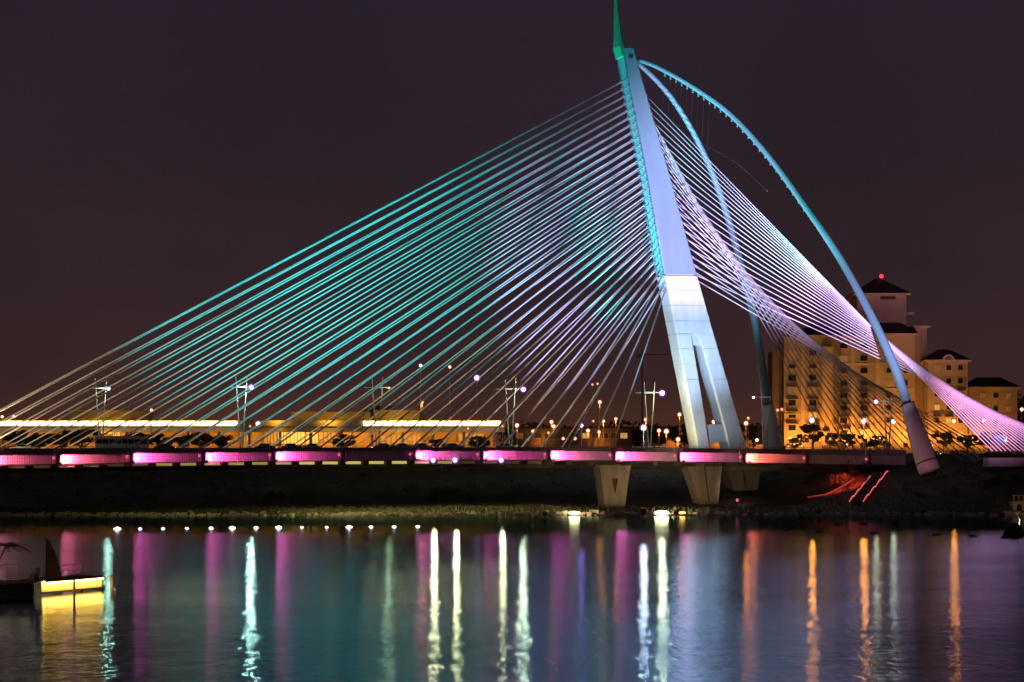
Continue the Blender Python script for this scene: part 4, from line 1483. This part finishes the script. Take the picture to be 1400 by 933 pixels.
def stair():
    base = P(1168, 688, 489)
    t = thing('staircase', 'staircase up the dark embankment between two zigzag red-pink light rails', 'stairs', base)
    a, b = P(1170, 687, 489.5), P(1203, 645, 508)
    n = 22
    for i in range(n):
        p = a.lerp(b, (i + 0.5) / n)
        MB().box(p - UP * 0.25, (2.7, 1.0, 0.36)).build('step', 'soffit', t)
    for s, e in (((1161, 686), (1192, 650)), ((1180, 686), (1215, 643))):
        pts = []
        p0, p1 = P(*s, 489.5), P(*e, 508)
        for i in range(4):
            q0, q1 = p0.lerp(p1, i / 4), p0.lerp(p1, (i + 0.62) / 4)
            q2 = p0.lerp(p1, (i + 1) / 4)
            pts += [q0, Vector((q1.x, q1.y, q1.z)) + UP * 0.28]
            pts += [Vector((q2.x - 0.18, q2.y, q2.z - 0.25))]
        MB().tube(pts, [0.15 if i % 3 else 0.10 for i in range(len(pts))], 6).build('light_rail', 'rail_red', t)
    w = MB().tube([P(1104, 680, 489), P(1130, 676, 491), P(1150, 666, 496), P(1168, 655, 501)], [0.10, 0.16, 0.18, 0.12], 6)
    w.build('side_light_rail', 'rail_dull', t)


stair()
pp = P(1156, 676, 492)

t = thing('awning', 'blue canvas awning on posts behind the pink stays at far right', 'awning', g_at(1366, 600))
c = P(1366, 604, 600)
MB().loft([[c + Vector((x, -1.6, z)) for x, z in ((-1.9, -0.9), (1.9, -0.9), (1.9, 0.6), (1.2, 1.5), (-1.2, 1.5), (-1.9, 0.6))], [c + Vector((x, 1.6, z)) for x, z in ((-1.9, -0.9), (1.9, -0.9), (1.9, 0.6), (1.2, 1.5), (-1.2, 1.5), (-1.9, 0.6))]]).build('canvas', 'blue_tarp', t)
for sx in (-1.6, 1.6):
    for sy in (-1.3, 1.3):
        MB().tube([c + Vector((sx, sy, -4.5)), c + Vector((sx, sy, -0.8))], 0.06, 6).build('post', 'grey_steel', t)
spot('awning_lamp', c + Vector((0, -4, 2.5)), c, 500, (0.5, 0.7, 1.0), 70, 0.5, 0.3, t)


def kiosk():
    Y = 486.0
    b = P(1396, 703, Y)
    t = thing('pavilion', 'small cream pavilion with arched opening at the water at the right edge', 'pavilion', b)
    zt = P(0, 677, Y).z
    z0 = -0.3
    MB().box((b.x + 0.6, Y + 2, (zt - 1.6 + z0) / 2), (4.4, 3.4, zt - 1.6 - z0)).build('wall', 'cream_plaster', t)
    MB().box((b.x + 0.6, Y + 2, zt - 1.5), (4.9, 3.9, 0.25)).build('ledge', 'cream_plaster', t)
    for i in range(5):
        MB().box((b.x - 1.4 + i * 1.0, Y + 0.4, zt - 0.8), (0.26, 0.26, 1.2)).build('baluster', 'cream_plaster', t)
    MB().box((b.x + 0.6, Y + 0.4, zt - 0.1), (4.6, 0.4, 0.2)).build('top_rail', 'cream_plaster', t)
    for x in (-0.3, 1.6):
        c = Vector((b.x + x, Y + 0.28, z0 + 1.2))
        ring = [c + Vector((0.5 * math.cos(PI * k / 8), 0, 0.9 + 0.5 * math.sin(PI * k / 8))) for k in range(9)] + [c + Vector((-0.5, 0, -0.9)), c + Vector((0.5, 0, -0.9))]
        MB().loft([ring, [p - EY * 0.03 for p in ring]]).build('arched_opening', 'window_glass', t)
    point('porch_lamp', Vector((b.x - 1, Y - 3, 2.0)), 45, (1.0, 0.6, 0.25), 0.1, t)


kiosk()

ROCKS = [(1388, 733, 30, 17, 'large dark rock in the water at the right edge'), (1076, 726, 9, 2, 'flat dark rock leftmost of the scatter off the right bank'),
         (1090, 720, 9, 2, 'flat dark rock second of the scatter, below the deck end'), (1121, 728, 12, 2.5, 'flat dark rock below the pale shrub-lit shore, third of the scatter'),
         (1145, 719, 11, 2.5, 'flat dark rock in line with the red shrubs'), (1183, 717, 10, 3, 'flat dark rock straight below the stair foot'),
         (1198, 730, 13, 2.5, 'wide flat dark rock lowest below the stair'), (1225, 716, 12, 6, 'humped dark rock close to the shore below the arch foot'),
         (1266, 714, 10, 2.5, 'flat dark rock right of the humped one'), (1281, 732, 13, 3, 'wide flat dark rock right of centre in the outer row'),
         (1309, 713, 9, 2, 'flat dark rock close in shore below the pink stays'), (1331, 734, 13, 3, 'wide dark rock left of the pair by the large rock'),
         (1375, 736, 12, 4, 'low dark rock touching the left of the large rock')]
for px, row, w, h, lab in ROCKS:
    Y = H * F / (row - YH)
    k = Y / F
    c = Vector(((px - 700) * k, Y + w * k * 0.4, 0))
    rn = random.Random(int(px * 3))
    b = MB().sphere(c, 1.0, 12, 7, (w * k / 2, w * k * 0.45, max(h * k, 0.2)))
    for p in b.v:
        d = rn.uniform(0.86, 1.12)
        p.x = c.x + (p.x - c.x) * d
        p.z = p.z * d
    tag(b.build('rock', 'rock', org=c), lab, 'rock', 'rocks off the right bank')


# ------------------------------------------------------------------ jetty at lower left
def jetty():
    zt = 1.05
    A = Vector(((60 - 700) * 172 / F, 172.0, 0))
    C = Vector(((142 - 700) * 180 / F, 180.0, 0))
    d = (C - A)
    L = d.length
    d.normalize()
    nrm = Vector((-d.y, d.x, 0))
    t = thing('jetty', 'low timber jetty with a glowing yellow board skirt at the lower left', 'jetty', A + d * L / 2)
    ax = (d, nrm, UP)
    # deck boards
    for i in range(24):
        MB().box(A + d * (L * (i + 0.5) / 24) + nrm * 1.1 + UP * zt, (L / 24 - 0.02, 2.5, 0.09), ax).build('deck_board', 'timber', t)
    MB().box(A + d * L / 2 - nrm * 0.16 + UP * (zt - 0.06), (L + 0.1, 0.06, 0.16), ax).build('edge_beam', 'timber', t)
    for s0, s1 in ((0.0, 0.455), (0.455, 1.0)):
        n = round((s1 - s0) * 14)
        for i in range(n):
            s = s0 + (s1 - s0) * (i + 0.5) / n
            MB().box(A + d * (L * s) + nrm * 0.22 + UP * 0.62, (L * (s1 - s0) / n - 0.035, 0.04, 0.80), ax).build('skirt_board', 'skirt_board', t)
        m = (s0 + s1) / 2
        MB().box(A + d * (L * m) + nrm * 0.06 + UP * (zt - 0.15), (L * (s1 - s0) - 0.05, 0.08, 0.20), ax).build('led_strip', 'led_strip', t)
        l = bpy.data.lights.new('skirt_lamp', 'AREA')
        l.shape = 'RECTANGLE'
        l.size = L * (s1 - s0)
        l.size_y = 0.07
        l.energy = 60 * (s1 - s0) * 2
        l.color = (1.0, 0.55, 0.12)
        o = bpy.data.objects.new('skirt_lamp', l)
        link(o, A + d * (L * m) - nrm * 0.06 + UP * (zt - 0.20), t)
        o.rotation_euler = Matrix((d, (nrm * 0.55 + UP * 0.83).normalized(), d.cross((nrm * 0.55 + UP * 0.83).normalized()))).transposed().to_euler()
        dirv = (nrm * 0.6 - UP * 0.8).normalized()
        zax = -dirv
        xax = d
        yax = zax.cross(xax)
        o.rotation_euler = Matrix((xax, yax, zax)).transposed().to_euler()
    MB().box(A + d * L / 2 + nrm * 0.1 + UP * 0.16, (L + 0.3, 0.35, 0.1), ax).build('lower_waler', 'timber', t)
    for s, tall, off in ((0.455, 1.15, -0.2), (1.0, 0.9, 1.9), (0.0, 0.9, 1.9)):
        p = A + d * (L * s) + nrm * off
        MB().tube([p - UP * 1.5, p + UP * tall], 0.1, 10).build('pile', 'timber', t)
    # dark landing at left
    t2 = thing('landing_stage', 'dark landing stage joining the jetty at the left edge of the picture', 'landing stage', Vector((A.x - 3, 170.5, 0)))
    x0, x1 = A.x - 9, A.x - 0.05
    for i in range(16):
        MB().box((x0 + (x1 - x0) * (i + 0.5) / 16, 170.8, 1.0), ((x1 - x0) / 16 - 0.02, 4.6, 0.1)).build('deck_board', 'timber', t2)
    MB().box(((x0 + x1) / 2, 168.8, 0.55), (x1 - x0, 0.25, 0.75)).build('fender_beam', 'timber', t2)
    MB().box(((x0 + x1) / 2, 168.9, 0.02), (x1 - x0, 0.8, 0.3)).build('lower_beam', 'timber', t2)
    point('landing_lamp', Vector((A.x - 4.5, 168.2, 3.6)), 90, (1.0, 0.62, 0.22), 0.15, t2)
    # railing on the landing
    Yr = 169.5
    t3 = thing('railing', 'pale metal railing frame at the left picture edge on the landing stage', 'railing', P(8, 790, Yr))
    xa, xb = P(-30, 0, Yr).x, P(25, 0, Yr).x
    for row in (771.5, 791):
        z = P(0, row, Yr).z
        MB().tube([(xa, Yr, z), (xb, Yr, z)], 0.035 if row < 780 else 0.025, 6).build('rail', 'grey_steel', t3)
    for px in (-10, 8, 25):
        x = P(px, 0, Yr).x
        MB().tube([(x, Yr, 1.02), (x, Yr, P(0, 771.5, Yr).z)], 0.03, 6).build('post', 'grey_steel', t3)
    # stepped bollard boxes
    for px, row, lab in ((37, 797, 'lowest of three stepped cream boxes beside the jetty'), (42.5, 789, 'middle of three stepped cream boxes beside the jetty'), (48, 781, 'topmost of three stepped cream boxes beside the jetty')):
        p = P(px, row, 171)
        h0 = 1.06
        b = MB().box((p.x, 171 + (row - 797) * -0.05, (p.z + 0.18 + h0) / 2), (0.28, 0.3, p.z + 0.18 - h0))
        o = b.build('storage_box', 'box_cream')
        tag(o, lab, 'box', 'stepped boxes on the landing stage')
        MB().box((p.x, 171 + (row - 797) * -0.05, p.z + 0.2), (0.32, 0.34, 0.05)).build('lid', 'box_cream', o)
    # fin-shaped sail marker
    Ys = 174.5
    t4 = thing('sail_marker', 'dark golden fin-shaped sail standing on the jetty end', 'sail', P(72, 793, Ys))
    prof = [(63, 794), (83.5, 794), (81, 780), (77.5, 764), (72.5, 750), (66, 739), (64, 738)]
    ringp = [P(a, b, Ys) for a, b in prof]
    MB().loft([ringp, [p + EY * 0.14 for p in ringp]]).build('cloth', 'sail_cloth', t4)
    e = [P(a, b, Ys - 0.03) for a, b in prof[1:]]
    MB().tube(e, 0.05, 6).build('leading_edge', 'dark_steel', t4)
    MB().tube([P(63, 796, Ys), P(63.5, 736, Ys)], 0.05, 6).build('pole', 'dark_steel', t4)
    # guard rail along jetty
    t5 = thing('guard_rail', 'thin dark guard rail with loops along the jetty above the glowing boards', 'railing', A + d * L * 0.65 + UP * 1.1)
    for s in (0.35, 0.5, 0.62, 0.74, 0.86, 0.97):
        p = A + d * (L * s) + nrm * 1.8
        MB().tube([p + UP * 1.08, p + UP * 1.95], 0.025, 6).build('post', 'timber', t5)
    for h in (1.5, 1.95):
        MB().tube([A + d * (L * 0.35) + nrm * 1.8 + UP * h, A + d * (L * 0.97) + nrm * 1.8 + UP * h], 0.022, 6).build('rail', 'timber', t5)
    # mooring pole right of the jetty
    p = P(153, 800, 181)
    tm = thing('mooring_pole', 'single weathered mooring pole in the water right of the jetty', 'pole', Vector((p.x, 181, 0)))
    MB().tube([(p.x, 181, -1.5), (p.x, 181, 1.0)], 0.13, 10).build('pole', 'skirt_board', tm)
    MB().tube([(p.x, 181, 1.0), (p.x, 181, 1.06)], 0.15, 10).build('cap', 'dark_steel', tm)
    # palm leaning over the landing
    base = Vector((P(-4, 0, 173).x, 173, 1.0))
    tp_ = thing('palm', 'small dark palm with drooping fronds over the landing stage at the left edge', 'palm', base)
    top = base + Vector((0.75, -0.1, 2.6))
    MB().tube([base, base + Vector((0.1, 0, 1.4)), top], [0.10, 0.08, 0.06], 8).build('trunk', 'bark', tp_)
    rn = random.Random(9)
    for k in range(15):
        a = k * 2.4 + rn.uniform(-.2, .2)
        ln = rn.uniform(1.5, 2.1)
        up = rn.uniform(0.1, 0.75)
        fr2 = MB()
        pts = []
        for i in range(9):
            q = i / 8
            pts.append(top + Vector((math.cos(a) * ln * q, math.sin(a) * ln * q, up * q * 1.2 - 0.7 * q * q)))
        fr2.tube(pts, [0.022 - 0.002 * i for i in range(9)], 4)
        for i in range(1, 9):
            d = (pts[i] - pts[i - 1]).normalized()
            side = d.cross(UP).normalized()
            for j in range(3):
                p = pts[i - 1].lerp(pts[i], j / 3)
                for sg in (-1, 1):
                    tip = p + side * sg * 0.42 * (1.1 - i / 10) + d * 0.22 - UP * 0.14
                    fr2.add([p - d * 0.025, p + d * 0.025, tip], [(0, 1, 2)])
        fr2.build('frond', 'leaf_olive', tp_)

jetty()
